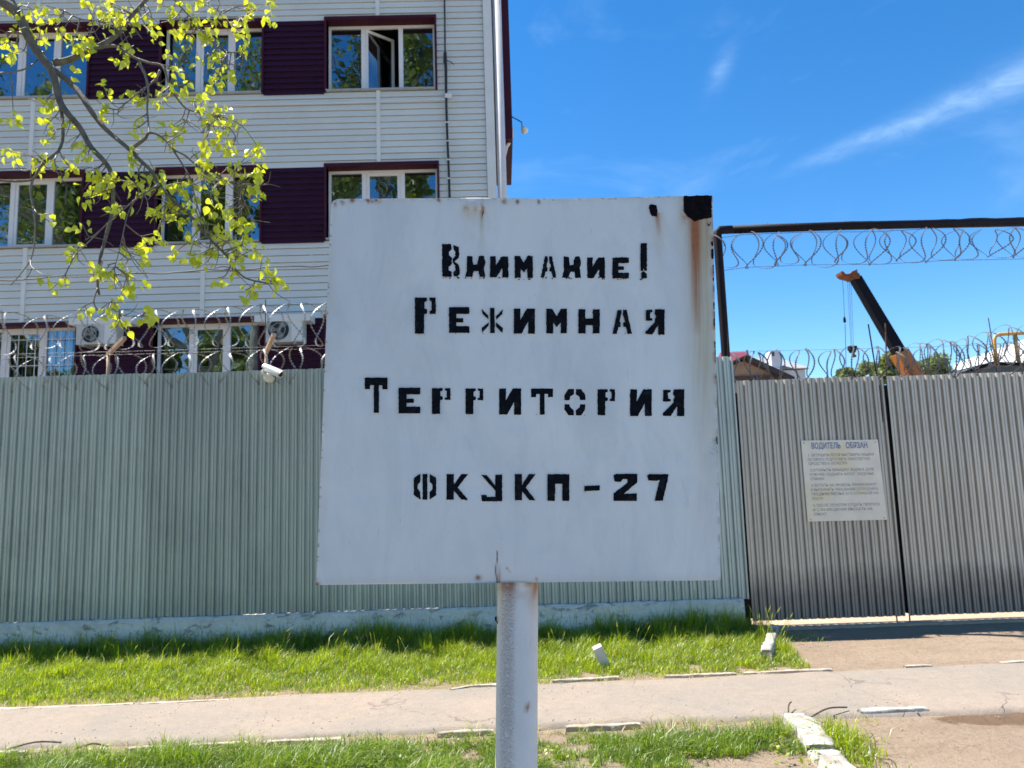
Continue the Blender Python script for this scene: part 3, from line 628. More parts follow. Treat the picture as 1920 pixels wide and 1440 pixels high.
mb = MB(); mb.tube([(xl, YBM, -.1), (xl, YBM, 1.5), (xl-.004, YBM, zb-.10), (xl, YBM, zb-.03), (xl+.03, YBM, zb), (xl+.2, YBM, zb+.002)], .052, 14); mb.build('post', 'pipe_dark', portal, True)
MB().tube([(xr, YBM, -.1), (xr, YBM, zb+.02)], .052, 14).build('post', 'pipe_dark', portal, True)
MB().tube([(xl+.18, YBM, zb+.002), (xl+1.5, YBM, zb+.012), (xr, YBM, zb+.002)], .052, 14).build('beam', 'pipe_dark', portal, True)
mb = MB(); pts = []; rr = []                    # loose black wrapping lying along the top of the beam
for k in range(60):
    f = k/59; xx = xl+.95+(xr-xl-.95)*f; pts.append((xx, YBM-.006, zb+.030+.014*nz(xx*2.1, 3)+.008*nz(xx*6, 1))); rr.append(.030+.012*nz(xx*2.6, 8))
mb.tube(pts, rr, 9); mb.build('wrapping', 'black_wrap', portal, True)
for xx in (xl+.62, xl+.98, xl+1.6): MB().tube([(xx, YBM, zb+.02), (xx+.002, YBM, zb+.085)], .004, 5).build('wire_tie', 'steel_wire', portal)

# ------------------------------------------------------------------ notice on the gate
YN = YG - .014
notice = thing('notice_board', 'pale yellowed notice with blue heading and small faded text on the gate', 'notice', P(1583, 976, YN))
q = [(1502, 826), (1646, 824), (1663.5, 974.5), (1514.5, 978)]
mb = MB(); mb.prism([P(x, y, YN) for x, y in q], (0, .006, 0)); mb.build('plate', 'notice', notice)
def nq(s, t_): return ((1-s)*(1-t_)*q[0][0]+s*(1-t_)*q[1][0]+s*t_*q[2][0]+(1-s)*t_*q[3][0], (1-s)*(1-t_)*q[0][1]+s*(1-t_)*q[1][1]+s*t_*q[2][1]+(1-s)*t_*q[3][1])
LINES = [('ВОДИТЕЛЬ', .13, .505, .030, .072, 1), ('ОБЯЗАН', .575, .855, .030, .072, 1),
 ('1. ЗАГЛУШИТЬ МОТОР ВЫСТАВИТЬ МАШИНУ', .08, .93, .165, .035, 0), ('НА ТОРМОЗ, ПОДГОТОВИТЬ ТРАНСПОРТНОЕ', .07, .87, .218, .035, 0), ('СРЕДСТВО К ОСМОТРУ', .075, .57, .268, .035, 0),
 ('2.ОТКРЫТЬ КРЫШКУ ЯЩИКА ДЛЯ', .085, .90, .350, .035, 0), ('КЛЮЧЕЙ, ПОДНЯТЬ КАПОТ, СИДЕНЬЯ,', .08, .90, .404, .035, 0), ('СПИНКИ', .08, .25, .457, .035, 0),
 ('3. ВСТАТЬ НА УРОВЕНЬ ЛИНИИ ВОРОТ', .085, .92, .538, .035, 0), ('И ВЫПОЛНЯТЬ ТРЕБОВАНИЯ СОТРУДНИКА', .075, .93, .592, .035, 0), ('ПРЕДЪЯВЛЯЕМЫЕ ЕГО СЛУЖБОЙ НА', .08, .93, .645, .035, 0), ('ПОСТУ', .08, .22, .702, .035, 0),
 ('4. ПОСЛЕ ОСМОТРА ОТДАТЬ ПРОПУСК', .085, .93, .785, .035, 0), ('И С РАЗРЕШЕНИЯ ВЪЕХАТЬ НА', .08, .83, .840, .035, 0), ('ОБЪЕКТ', .085, .245, .893, .035, 0)]
dg = None
for txt, s0, s1, t0, h, head in LINES:
    cu_ = bpy.data.curves.new('t', 'FONT'); cu_.body = txt; cu_.size = 1.0; cu_.resolution_u = 2
    if head: cu_.offset = .02
    to = bpy.data.objects.new('t', cu_); COL.objects.link(to); bpy.context.view_layer.update()
    dgr = bpy.context.evaluated_depsgraph_get(); me = bpy.data.meshes.new_from_object(to.evaluated_get(dgr)); bpy.data.objects.remove(to)
    xs = [v.co.x for v in me.vertices]; ys = [v.co.y for v in me.vertices]
    if not xs: continue
    xa, xb = min(xs), max(xs)
    for v in me.vertices:
        s = s0+(s1-s0)*(v.co.x-xa)/(xb-xa); t_ = t0 + h*(1-v.co.y/.73); px, py = nq(s, t_); v.co = P(px, py, YN-.0012)
    me.materials.clear(); mesh_obj('heading' if head else 'text_line', me, 'ink_blue' if head else 'ink_grey', notice)
for s, t_ in ((.035, .03), (.965, .03), (.04, .975), (.965, .975)):
    px, py = nq(s, t_); c = P(px, py, YN-.003); MB().tube([c, c+Vector((0, .004, 0))], .006, 10).build('screw', 'screw', notice)

# ------------------------------------------------------------------ razor wire
def razor_coil(th, path, R, pitch, seed, n=2.5, tape=.0075, name='razor_tape', sag=0.0, amp=.30, mat='steel_wire', bl=.015):
    """concertina: turns pinned to their neighbours so that they fan in diamonds"""
    a, b = Vector(path[0]), Vector(path[1]); ax = (b-a); Ln = ax.length; ax.normalize()
    sd = ax.cross(Vector((0, 0, 1))).normalized(); up = sd.cross(ax)
    turns = Ln/pitch; S = int(turns*44); mb = MB(); bar = MB(); prev = None; rs = random.Random(seed)
    tw = [rs.uniform(-.9, .9) for _ in range(int(turns)+3)]; sq = [rs.uniform(.74, 1.10) for _ in range(int(turns)+3)]
    for i in range(S+1):
        t_ = i/S*turns*2*math.pi; k = i/S*turns; ki = int(k); fr = k-ki
        jt = tw[ki]*(1-fr)+tw[ki+1]*fr; sc = sq[ki]*(1-fr)+sq[ki+1]*fr
        xo = k*pitch + amp*pitch*math.cos(n*t_) + .5*pitch*jt + .20*pitch*jt*math.cos(t_+seed)
        z = R*sc*math.sin(t_); y = R*sc*math.cos(t_)
        p = a + ax*xo + sd*y + up*z; p.z += -sag*math.sin(math.pi*i/S)
        if prev is not None:
            tg = (p-prev).normalized(); rad = (sd*math.cos(t_) + up*math.sin(t_)); rad = (rad - tg*rad.dot(tg)).normalized(); wv = tg.cross(rad)
            w_ = (ax*.55 + wv*.6 + rad*.35); w_ = (w_ - tg*w_.dot(tg)).normalized()
            q_ = [prev - w_*tape*.55, prev + w_*tape*.55, p + w_*tape*.55, p - w_*tape*.55]; nn_ = tg.cross(w_)*.0012
            mb.add([v - nn_ for v in q_] + [v + nn_ for v in q_], [(0, 3, 2, 1), (4, 5, 6, 7), (0, 1, 5, 4), (2, 3, 7, 6), (1, 2, 6, 5), (3, 0, 4, 7)])
            if i % 1 == 0:                       # barb pair: slim bow-tie blade
                c = (prev+p)/2
                mb.add([c - w_*bl + tg*.006, c - w_*bl*.85 - tg*.007, c + w_*bl - tg*.006, c + w_*bl*.85 + tg*.007, c + nn_*1.3, c - nn_*1.3], [(0, 1, 4), (2, 3, 4), (1, 0, 5), (3, 2, 5)])
        prev = p
    return mb.build(name, mat, th)
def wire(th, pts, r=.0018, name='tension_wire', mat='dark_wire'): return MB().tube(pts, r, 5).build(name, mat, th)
YW = YF + .10
a, b = P(-170, 627, YW), P(760, 606, YW); b.z = a.z = (a.z+b.z)/2
th = thing('razor_wire_coil', 'upper coil of razor wire along the fence in front of the windows', 'razor wire', a)
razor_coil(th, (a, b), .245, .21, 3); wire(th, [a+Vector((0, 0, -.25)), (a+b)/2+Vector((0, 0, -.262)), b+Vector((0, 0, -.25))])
a, b = P(-170, 706, YW), P(760, 684, YW); b.z = a.z = (a.z+b.z)/2
th = thing('razor_wire_coil', 'lower coil of razor wire half hidden behind the fence top below the windows', 'razor wire', a)
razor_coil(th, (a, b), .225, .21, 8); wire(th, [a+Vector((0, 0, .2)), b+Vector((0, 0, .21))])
YW2 = YG + .12
a, b = P(1374, 690, YW2), P(2000, 672, YW2); b.z = a.z = (a.z+b.z)/2
th = thing('razor_wire_coil', 'coil of razor wire standing along the top of the gate', 'razor wire', a)
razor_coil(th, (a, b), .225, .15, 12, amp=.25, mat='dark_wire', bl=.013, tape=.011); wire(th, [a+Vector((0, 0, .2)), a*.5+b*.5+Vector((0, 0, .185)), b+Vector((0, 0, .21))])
a, b = P(1690, 690, YW2+.28), P(2010, 622, YW2+.28)
th = thing('razor_wire_coil', 'slanting coil of razor wire rising past the yellow handrail behind the gate', 'razor wire', a)
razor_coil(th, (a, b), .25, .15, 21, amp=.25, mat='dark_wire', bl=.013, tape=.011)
zc = zb - .046 - .225; xa = xl + .06
th = thing('razor_wire_coil', 'coil of razor wire hanging under the dark overhead beam', 'razor wire', (xa, YBM, zc))
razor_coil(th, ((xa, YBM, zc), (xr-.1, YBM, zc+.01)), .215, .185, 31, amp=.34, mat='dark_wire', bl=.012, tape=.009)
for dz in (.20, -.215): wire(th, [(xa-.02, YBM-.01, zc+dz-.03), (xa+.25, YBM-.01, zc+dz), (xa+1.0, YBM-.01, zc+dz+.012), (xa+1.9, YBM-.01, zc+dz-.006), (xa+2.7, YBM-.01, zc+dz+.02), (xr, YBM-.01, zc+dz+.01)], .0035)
# brackets and rods carrying the coils
def bracket(px, py0, px1, py1, label, bend):
    Yb = YF+.06; base = P(px, 712, Yb); kn = P(px, py1+bend, Yb); tip = P(px1, py1, Yb-.22)
    th = thing('wire_bracket', label, 'bracket', base-Vector((0, 0, .25)))
    MB().tube([base-Vector((0, 0, .35)), kn], .019, 8).build('upright', 'bracket', th, True)
    d = (tip-kn).normalized(); up = Vector((0, 0, 1)); sx = d.cross(up).normalized()
    MB().obox((kn+tip)/2, d*((tip-kn).length/2+.01), sx*.021, d.cross(sx)*.021).build('arm', 'bracket', th)
bracket(203, 708, 233, 634, 'ochre angle bracket on the fence top below the air conditioner beside the barred window', 30)
bracket(499, 700, 513, 628, 'ochre angle bracket on the fence top beside the security camera', 32)
def rod(px0, py0, px1, py1, Y, label, r=.006, mat='rust_steel'):
    a, b = P(px0, py0, Y), P(px1, py1, Y); o = MB().tube([b - (a-b).normalized()*.3, (a+b)/2, a], r, 6).build('steel_rod', mat); tag(o, label, 'rod', 'rods holding the razor wire'); return o
rod(498, 562, 497, 695, YF+.11, 'thin rusty rod rising through the razor wire above the security camera')
o = MB().obox(P(498, 584, YF+.11), (.03, 0, 0), (0, .006, 0), (0, 0, .006)).build('crosspiece', 'rust_steel', bpy.data.objects['steel_rod'])
rod(1363.5, 613, 1365, 690, YG+.10, 'thin rod at the fence end beside the dark portal post', .005)
rod(1628, 608, 1645, 712, YG+.14, 'dark leaning rod in the gate razor wire beside the crane boom', .008, 'pipe_dark')
rod(1660, 606, 1663, 712, YG+.10, 'rusty upright rod where the two gate leaves meet', .008)
rod(1853, 596, 1870, 700, YG+.3, 'thin leaning rod in the slanting razor wire near the yellow handrail', .006)

# ------------------------------------------------------------------ security camera
YC = YF - .03
sc_ = thing('security_camera', 'white bullet security camera with round junction box on the fence top', 'security camera', P(508, 712, YC+.02))
jb = P(505, 709, YC)
MB().tube([jb+Vector((0, .045, 0)), jb, jb+Vector((0, -.035, 0)), jb+Vector((0, -.05, 0))], [.058, .058, .055, .04], 20).build('junction_box', 'cctv', sc_, True)
MB().tube([jb+Vector((-.02, -.03, .03)), jb+Vector((-.055, -.05, .045)), jb+Vector((-.045, -.07, .085))], [.022, .024, .02], 10).build('mount', 'cctv', sc_, True)
A = P(497, 690, YC-.08); Bp = P(526, 702, YC-.21); ax = (Bp-A).normalized(); sd = ax.cross(Vector((0, 0, 1))).normalized(); up = sd.cross(ax)
def section(c, w_, h_, k=16): return [c + sd*w_*math.copysign(abs(math.cos(2*math.pi*i/k))**.6, math.cos(2*math.pi*i/k)) + up*h_*math.copysign(abs(math.sin(2*math.pi*i/k))**.6, math.sin(2*math.pi*i/k)) for i in range(k)]
mb = MB(); rings = [section(A, .028, .028), section(A+ax*.02, .042, .04), section(Bp-ax*.012, .042, .04), section(Bp, .040, .038)]
for r_ in rings: mb.v += [tuple(v) for v in r_]
mb.f = [(i*16+j, i*16+(j+1) % 16, (i+1)*16+(j+1) % 16, (i+1)*16+j) for i in range(3) for j in range(16)] + [tuple(range(15, -1, -1)), tuple(range(48, 64))]
mb.build('housing', 'cctv', sc_, True)
MB().tube([Bp-ax*.004, Bp+ax*.003], .030, 18).build('lens', 'lens', sc_)
mb = MB(); k = 12; prof = [sd*.048*math.cos(a_) + up*(.046*math.sin(a_)**.8+.006) for a_ in [math.pi*i/k for i in range(k+1)]]; prof2 = [v*.93 for v in prof]
for c in (A-ax*.01, Bp+ax*.035): mb.v += [tuple(c+v) for v in prof] + [tuple(c+v) for v in prof2]
n = k+1; mb.f = [(i, i+1, 2*n+i+1, 2*n+i) for i in range(k)] + [(n+i+1, n+i, 3*n+i, 3*n+i+1) for i in range(k)] + [(2*n+i, 2*n+i+1, 3*n+i+1, 3*n+i) for i in range(k)] + [(i+1, i, n+i, n+i+1) for i in range(k)]
mb.build('sun_shield', 'cctv', sc_)

# ------------------------------------------------------------------ office building
YB = 15.5
def BX(px, py=200): return P(px, py, YB).x
def BZ(py, px=430): return P(px, py, YB).z
bld = thing('office_building', 'white sided four-storey building with plum panels between its window bays', 'building', (-4.2, YB, 0))
zt3, zb3, zt2, zb2, zt1 = BZ(40), BZ(170), BZ(316), BZ(449), BZ(600); zb1 = zt1 - (zt2-zb2); zroof = zt3 + 1.6
XL, XC = BX(-420), BX(909, 180)
win_cols = [(BX(-45, 110), BX(163, 110)), (BX(301, 100), BX(490, 100)), (BX(611, 100), BX(815, 100))]
pan_cols = [(win_cols[0][1], win_cols[1][0]), (win_cols[1][1], win_cols[2][0])]
storeys = [(zb3, zt3), (zb2, zt2), (zb1, zt1)]
wl0 = win_cols[0][0]
# backing wall with openings, interior shell
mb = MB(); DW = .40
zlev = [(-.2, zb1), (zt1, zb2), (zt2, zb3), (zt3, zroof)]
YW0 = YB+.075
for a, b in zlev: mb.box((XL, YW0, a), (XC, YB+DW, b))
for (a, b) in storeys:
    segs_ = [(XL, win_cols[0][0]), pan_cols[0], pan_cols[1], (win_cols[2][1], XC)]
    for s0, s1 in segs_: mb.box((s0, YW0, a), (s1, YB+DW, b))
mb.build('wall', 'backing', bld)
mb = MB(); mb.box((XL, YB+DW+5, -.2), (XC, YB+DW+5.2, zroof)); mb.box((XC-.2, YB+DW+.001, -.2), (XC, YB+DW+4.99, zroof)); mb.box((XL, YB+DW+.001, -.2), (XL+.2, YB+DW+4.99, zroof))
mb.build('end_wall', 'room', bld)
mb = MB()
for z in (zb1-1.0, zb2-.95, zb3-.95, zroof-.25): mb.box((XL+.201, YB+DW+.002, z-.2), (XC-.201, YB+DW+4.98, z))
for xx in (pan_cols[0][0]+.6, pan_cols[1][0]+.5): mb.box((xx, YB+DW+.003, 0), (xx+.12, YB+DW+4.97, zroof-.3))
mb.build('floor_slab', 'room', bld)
MB().box((XL-.1, YB-.25, zroof+.003), (XC+.35, YB+DW+5.4, zroof+.25)).build('roof', 'purple_trim', bld)
# siding boards (shared unit mesh, scaled)
CH = (zb3 - zt2)/12.0
def board_mesh(name, h, mat, lip=.022):
    mb = MB(); mb.add([(0, .030, 0), (0, -.006, 0), (0, -.006, .014), (0, .026, h*.925), (0, .032, h*.925), (1, .030, 0), (1, -.006, 0), (1, -.006, .014), (1, .026, h*.925), (1, .032, h*.925)],
        [(0, 1, 2, 3, 4), (9, 8, 7, 6, 5), (1, 6, 7, 2), (2, 7, 8, 3), (3, 8, 9, 4), (0, 5, 6, 1), (4, 9, 5, 0)])
    me = bpy.data.meshes.new(name); me.from_pydata(mb.v, [], mb.f); me.materials.append(M[mat]); return me
bm_w = board_mesh('siding_board', CH, 'siding'); 
def boards(me, name, x0, x1, z0, z1, h, y=YB+.040):
    k = max(1, round((z1-z0)/h)); hh = (z1-z0)/k
    for i in range(k):
        o = bpy.data.objects.new(name, me); COL.objects.link(o); o.location = (x0, y + random.uniform(-.0012, .0012), z0+i*hh); o.scale = (x1-x0, 1, hh/h); attach(o, bld)
TRIM = [BX(60, 200), BX(386, 200), BX(709, 230)]
TW = .085
xsA = [XL] + TRIM + [XC]
for (a, b) in ((zt3+.003, zroof-.2), (zt2+.003, zb3-.055), (zt1+.003, zb2-.055)):
    for i in range(4):
        x0 = xsA[i] + (TW/2+.002 if i else 0); x1 = xsA[i+1] - (TW/2+.002 if i < 3 else .002)
        boards(bm_w, 'siding_board', x0, x1, a, b, CH)
for (a, b) in storeys: boards(bm_w, 'siding_board', win_cols[2][1]+.045, XC-.002, a-.052, b, CH)
for (a, b) in storeys: boards(bm_w, 'siding_board', XL, wl0-.045, a-.052, b, CH)
for tx in TRIM:
    for (a, b) in ((zt3+.004, zroof-.2), (zt2+.004, zb3-.056), (zt1+.004, zb2-.056)): MB().box((tx-TW/2, YB+.022, a), (tx+TW/2, YB+.074, b)).build('trim_strip', 'trim', bld)
PH = CH*.90; bm_p = board_mesh('plum_board', PH, 'purple')
for (a, b) in storeys:
    for (x0, x1) in pan_cols: boards(bm_p, 'plum_board', x0+.045, x1-.045, a-.10, b+.03, PH, YB+.025)
# windows
CURT = {(2, 2): [('curtain', 0)], (1, 1): [('curtain_green', 2)], (2, 1): [('curtain', 0)], (0, 1): [('curtain_green', 0)], (1, 0): [('curtain', 0)], (1, 2): [('curtain', 0), ('curtain', 2)]}
def window(ci, si):
    x0, x1 = win_cols[ci]; z0, z1 = storeys[si]; row = {0: 2, 1: 1, 2: 0}[si]
    yf = YB+.27
    # plum reveals
    mb = MB(); mb.box((x0-.045, YB+.004, z1-.002), (x1+.045, YB+.36, z1+.07)); mb.box((x0-.043, YB+.006, z0-.045), (x0, YB+.36, z1-.003)); mb.box((x1, YB+.006, z0-.045), (x1+.043, YB+.36, z1-.003))
    wroot = mb.build('window', 'purple_trim', bld)
    MB().box((x0+.002, YB-.02, z0-.05), (x1-.002, YB+.33, z0-.022)).build('sill', 'sill', wroot)
    FW = .055; W = x1-x0; m1, m2 = x0+W*.325, x0+W*.675; MW = .095; zl = z1-.10
    fr = MB()
    zt_, zb_ = z1-.004, z0-.02
    fr.box((x0+.001, yf, zb_), (x0+FW, yf+.06, zt_)); fr.box((x1-FW, yf, zb_), (x1-.001, yf+.06, zt_))
    fr.box((m1-MW/2, yf-.003, zb_+.061), (m1+MW/2, yf+.057, zt_-.061)); fr.box((m2-MW/2, yf-.003, zb_+.061), (m2+MW/2, yf+.057, zt_-.061))
    fr.box((x0+FW+.001, yf+.001, zb_), (x1-FW-.001, yf+.059, zb_+.06)); fr.box((x0+FW+.001, yf+.001, zt_-.06), (x1-FW-.001, yf+.059, zt_))
    fr.build('frame', 'frame', wroot)
    def pane(a, b, y): MB().box((a, y, zb_+.06), (b, y+.012, zt_-.06)).build('pane', 'glass', wroot)
    pane(x0+FW, m1-MW/2, yf+.03); pane(m2+MW/2, x1-FW, yf+.03)
    # middle sash, open in the top right window
    a, b = m1+MW/2+.004, m2-MW/2-.004; ang = math.radians(38) if (ci == 2 and si == 0) else 0
    SW = .06; w_ = b-a; R = Matrix.Rotation(ang, 4, 'Z'); org = Vector((a, yf+.012, 0))
    def tr(mbx): mbx.v = [tuple(R @ Vector(v) + org) for v in mbx.v]; return mbx
    s_ = MB(); h0, h1 = zb_+.062, zt_-.062
    s_.box((0, 0, h0), (SW, .05, h1)); s_.box((w_-SW, 0, h0), (w_, .05, h1)); s_.box((SW+.001, .001, h0), (w_-SW-.001, .049, h0+SW)); s_.box((SW+.001, .001, h1-SW), (w_-SW-.001, .049, h1))
    tr(s_).build('sash', 'frame', wroot); tr(MB().box((SW, .02, h0+SW), (w_-SW, .032, h1-SW))).build('pane', 'glass', wroot)
    for (mt, slot) in CURT.get((ci, si), []):
        ca, cb = ((x0+.03, m1-.02), (m1, m2), (m2+.03, x1-.03))[slot]; mb = MB(); kk = 60
        for i in range(kk+1):
            xx = ca+(cb-ca)*i/kk; yy = yf+.16+.022*math.sin(i*1.35)+.012*nz(i*.3, ci)
            mb.v += [(xx, yy, z0-.05), (xx, yy, z1)]
        mb.f = [(2*i, 2*i+2, 2*i+3, 2*i+1) for i in range(kk)]; mb.build('curtain', mt, wroot)
    if ci == 0 and si == 2:                        # white bars
        for i in range(14):
            xx = x0+.06+(x1-x0-.12)*i/13; MB().tube([(xx, yf-.05, z0), (xx, yf-.05, z1-.03)], .008, 5).build('bar', 'frame', wroot)
        for zz in (z0+.3, z0+.75, z1-.25): MB().tube([(x0+.01, yf-.05, zz), (x1-.01, yf-.05, zz)], .008, 5).build('bar', 'frame', wroot)
for ci in range(3):
    for si in range(3): window(ci, si)
# corner trim, downpipe, plum bay on the end wall
for i, (a, b) in enumerate(((zroof-.2, BZ(62)), (BZ(62), BZ(176)), (BZ(176), BZ(294)), (BZ(294), BZ(430)), (BZ(430), 2.2), (2.2, 0))):
    MB().box((BX(909.5, 180), YB-.01-.002*(i % 2), b+.002), (BX(926, 180), YB+.30, a)).build('corner_trim', 'trim', bld)
dxp = BX(936.5, 180); rp = (BX(945, 180)-BX(928, 180))/2
MB().tube([(dxp, YB+.10, 0), (dxp, YB+.10, zroof)], rp, 16).build('downpipe', 'pipe_white', bld, True)
xb0 = XC+.02; xb1 = P(956, 120, YB+.9).x
MB().box((xb0, YB+.55, BZ(238, 955)), (xb1, YB+3.2, zroof)).build('end_bay', 'purple_trim', bld)
c = P(957, 246, YB+.8)
MB().tube([(c.x-.02, YB+.8, c.z+.1), (c.x+.01, YB+.8, c.z-.03), (c.x-.0, YB+.8, c.z-.22), (c.x-.10, YB+.8, c.z-.36), (c.x-.16, YB+.8, c.z-.6)], [.07, .075, .045, .042, .042], 10).build('spout', 'pipe_white', bld, True)
l0, l1, l2 = P(960, 219, YB+.7), P(978, 229, YB+.7), P(979, 238, YB+.7)
lamp = thing('wall_lamp', 'small white wall lamp on a thin curved arm at the building corner', 'lamp', l0)
MB().tube([l0-Vector((.10, 0, -.03)), l0, l1, l2], .012, 6).build('arm', 'cable', lamp)
c = P(984.5, 245.5, YB+.7); MB().tube([l2, l2*.6+c*.4, c, c+(c-l2)*.35], [.03, .06, .085, .05], 14).build('lamp_head', 'cctv', lamp, True)
# cables
cb_ = thing('wall_cable', 'thick black cable running down the white siding beside the windows', 'cable', P(838, 150, YB))
def wl(px, py, d=.03): return P(px, py, YB-d)
MB().tube([wl(833, -40), wl(834, 40), wl(834.5, 100)], .020, 6).build('cable', 'cable', cb_)
MB().tube([wl(834.5, 98), wl(836, 130), wl(836.5, 180), wl(838, 240), wl(841, 310), wl(843, 370), wl(846, 470), wl(850, 700)], [.036, .032, .028, .026, .026, .026, .026, .026], 7).build('cable', 'cable', cb_)
MB().obox(wl(834.5, 110), (.035, 0, 0), (0, .03, 0), (0, 0, .10)).build('splice_box', 'cable', cb_)
MB().tube([wl(836, 113), wl(845, 116), wl(851, 121)], .010, 5).build('cable_tail', 'cable', cb_)
for py in (182, 230, 265, 300, 335): c = wl(837+(py-182)*.028, py); MB().obox(c, (.036, 0, 0), (0, .034, 0), (0, 0, .012)).build('clip', 'trim', cb_)
cw = thing('wall_conduit', 'thin white conduit running level along the white siding to the black cable', 'conduit', wl(600, 196))
MB().tube([wl(390, 196.5), wl(560, 194.5), wl(700, 190.5), wl(838, 186)], .014, 6).build('tube', 'trim', cw); MB().obox(wl(841, 180), (.07, 0, 0), (0, .03, 0), (0, 0, .05)).build('box', 'trim', cw)
# aerial cable crossing in front of the facade
YA = 11.5; ac_ = thing('aerial_cable', 'grey sagging aerial cable strung across in front of the white siding', 'cable', P(300, 505, YA))
pts = []
for i in range(60):
    f = i/59; px = -200+1000*f; pts.append(P(px, 528-.0465*(px+60)+1.6*math.sin(px*.045)+.7*math.sin(px*.11), YA))
MB().tube(pts, .011, 6).build('cable', 'grey_cable', ac_)
for px, py in ((255, 505), (588, 489)): c = P(px, py, YA); MB().tube([c-Vector((0, 0, .02)), c+Vector((-.02, 0, .06)), c+Vector((-.04, 0, .11))], .007, 5).build('tie_end', 'trim', ac_)
# air conditioners
def aircon(px0, py0, px1, py1, label):
    a, b = P(px0, py1, YB), P(px1, py0, YB); th = thing('air_conditioner', label, 'air conditioner', ((a.x+b.x)/2, YB-.2, a.z))
    y0, y1 = YB-.34, YB-.06
    MB().box((a.x, y0, a.z), (b.x, y1, b.z)).build('body', 'ac', th)
    cx = a.x+(b.x-a.x)*.36; cz = (a.z+b.z)/2-.005; r = (b.z-a.z)*.43
    MB().tube([(cx, y0-.004, cz), (cx, y0+.006, cz)], r, 28).build('fan_opening', 'ac_dark', th)
    mb = MB(); k = 28
    for rr_, yy in ((r*1.07, y0-.001), (r*1.05, y0-.016), (r*.97, y0-.016), (r*.95, y0-.001)): mb.v += [(cx+rr_*math.cos(2*math.pi*i/k), yy, cz+rr_*math.sin(2*math.pi*i/k)) for i in range(k)]
    mb.f = [(j*k+i, j*k+(i+1) % k, (j+1)*k+(i+1) % k, (j+1)*k+i) for j in range(3) for i in range(k)]; mb.build('ring', 'ac', th)
    for j in range(3):
        a0 = j*2.094+.6; mb = MB(); mb.prism([(cx+r*.2*math.cos(a0), y0-.008, cz+r*.2*math.sin(a0)), (cx+r*.9*math.cos(a0-.15), y0-.008, cz+r*.9*math.sin(a0-.15)), (cx+r*.93*math.cos(a0+.35), y0-.008, cz+r*.93*math.sin(a0+.35)), (cx+r*.7*math.cos(a0+.75), y0-.008, cz+r*.7*math.sin(a0+.75)), (cx+r*.2*math.cos(a0+.9), y0-.008, cz+r*.2*math.sin(a0+.9))], (0, .003, 0)); mb.build('blade', 'ac_blade', th)
    MB().tube([(cx, y0-.013, cz), (cx, y0-.005, cz)], r*.2, 12).build('hub', 'ac_blade', th)
    for rr_ in (.62,):
        pts = [(cx+r*rr_*math.cos(2*math.pi*i/24), y0-.016, cz+r*rr_*math.sin(2*math.pi*i/24)) for i in range(25)]; MB().tube(pts, .004, 4, False).build('guard_ring', 'ac', th)
    MB().box((a.x+(b.x-a.x)*.70, y0-.006, a.z+.02), (b.x-.02, y0+.004, b.z-.02)).build('side_panel', 'trim', th)
    for s in (.2, .8): xx = a.x+(b.x-a.x)*s; MB().box((xx-.02, y0-.02, a.z-.04), (xx+.02, YB+.03, a.z-.003)).build('wall_bracket', 'sill', th)
aircon(159, 612, 235, 652, 'air conditioner unit beside the barred window with leaves hanging over it')
aircon(506, 600, 576, 648, 'air conditioner unit near the security camera under the white siding')
for (p0, p1, py) in ((147, 262, 606), (487, 590, 601)): MB().box((BX(p0, 610), YB-.36, BZ(py+8, (p0+p1)/2)), (BX(p1, 610), YB+.02, BZ(py-4, (p0+p1)/2))).build('weather_board', 'trim', bld)

# ------------------------------------------------------------------ yard behind the gate: crane, machine, houses, trees
YK = 26.0
def K(px, py, dy=0): return P(px, py, YK+dy)
crane = thing('mobile_crane', 'orange mobile crane with dark telescopic boom raised behind the gate', 'crane', (K(1760, 760).x, YK, 0))
def beam(a, b, w0, w1, dep, name, mat, parent):
    a, b = Vector(a), Vector(b); d = (b-a).normalized(); n_ = d.cross(Vector((0, 1, 0))).normalized(); mb = MB()
    for p, w_ in ((a, w0), (b, w1)):
        for s, y in ((-1, -1), (1, -1), (1, 1), (-1, 1)): mb.v.append(tuple(p + n_*w_*s + Vector((0, dep*y, 0))))
    mb.f = [(0, 1, 5, 4), (1, 2, 6, 5), (2, 3, 7, 6), (3, 0, 4, 7), (3, 2, 1, 0), (4, 5, 6, 7)]; return mb.build(name, mat, parent)
tipb = K(1604, 522); ob = K(1686, 661); piv = K(1768, 800)
beam(ob - (tipb-ob).normalized()*.5, tipb, .185, .15, .17, 'boom', 'boom_black', crane)
beam(piv, ob, .29, .225, .26, 'boom_base', 'orange', crane)
beam(K(1715, 712, -.33), K(1700, 686, -.33), .05, .05, .02, 'rib', 'orange_rust', crane)
hd = ragged([(1577, 509), (1581, 508), (1586, 514), (1594, 513), (1598, 509), (1607, 505), (1608, 510), (1613, 515), (1612, 522), (1600, 523), (1591, 519), (1584, 518), (1579, 514)], 2, .8, 2)
mb = MB(); mb.prism([K(x, y, -.22) for x, y in hd], (0, .44, 0)); mb.build('boom_head', 'orange_rust', crane)
MB().tube([K(1579, 511, -.1), K(1582, 560, -.1), K(1583.5, 597, -.1)], .008, 5).build('hoist_rope', 'cable', crane)
c = K(1583.5, 599, -.1); MB().tube([c+Vector((0, 0, .10)), c+Vector((0, 0, .03)), c-Vector((0, 0, .08)), c-Vector((0, 0, .12))], [.02, .045, .05, .02], 8).build('rope_weight', 'boom_black', crane)
MB().tube([K(1584.5, 608, -.1), K(1586.5, 690, -.1)], .010, 5).build('hoist_rope', 'cable', crane)
for (a, b) in ((1588.5, 1595.5), (1592.0, 1597.5), (1595, 1600.5)): MB().tube([K(a, 519), K(b, 648)], .0065, 5).build('hoist_rope', 'grey_cable', crane)
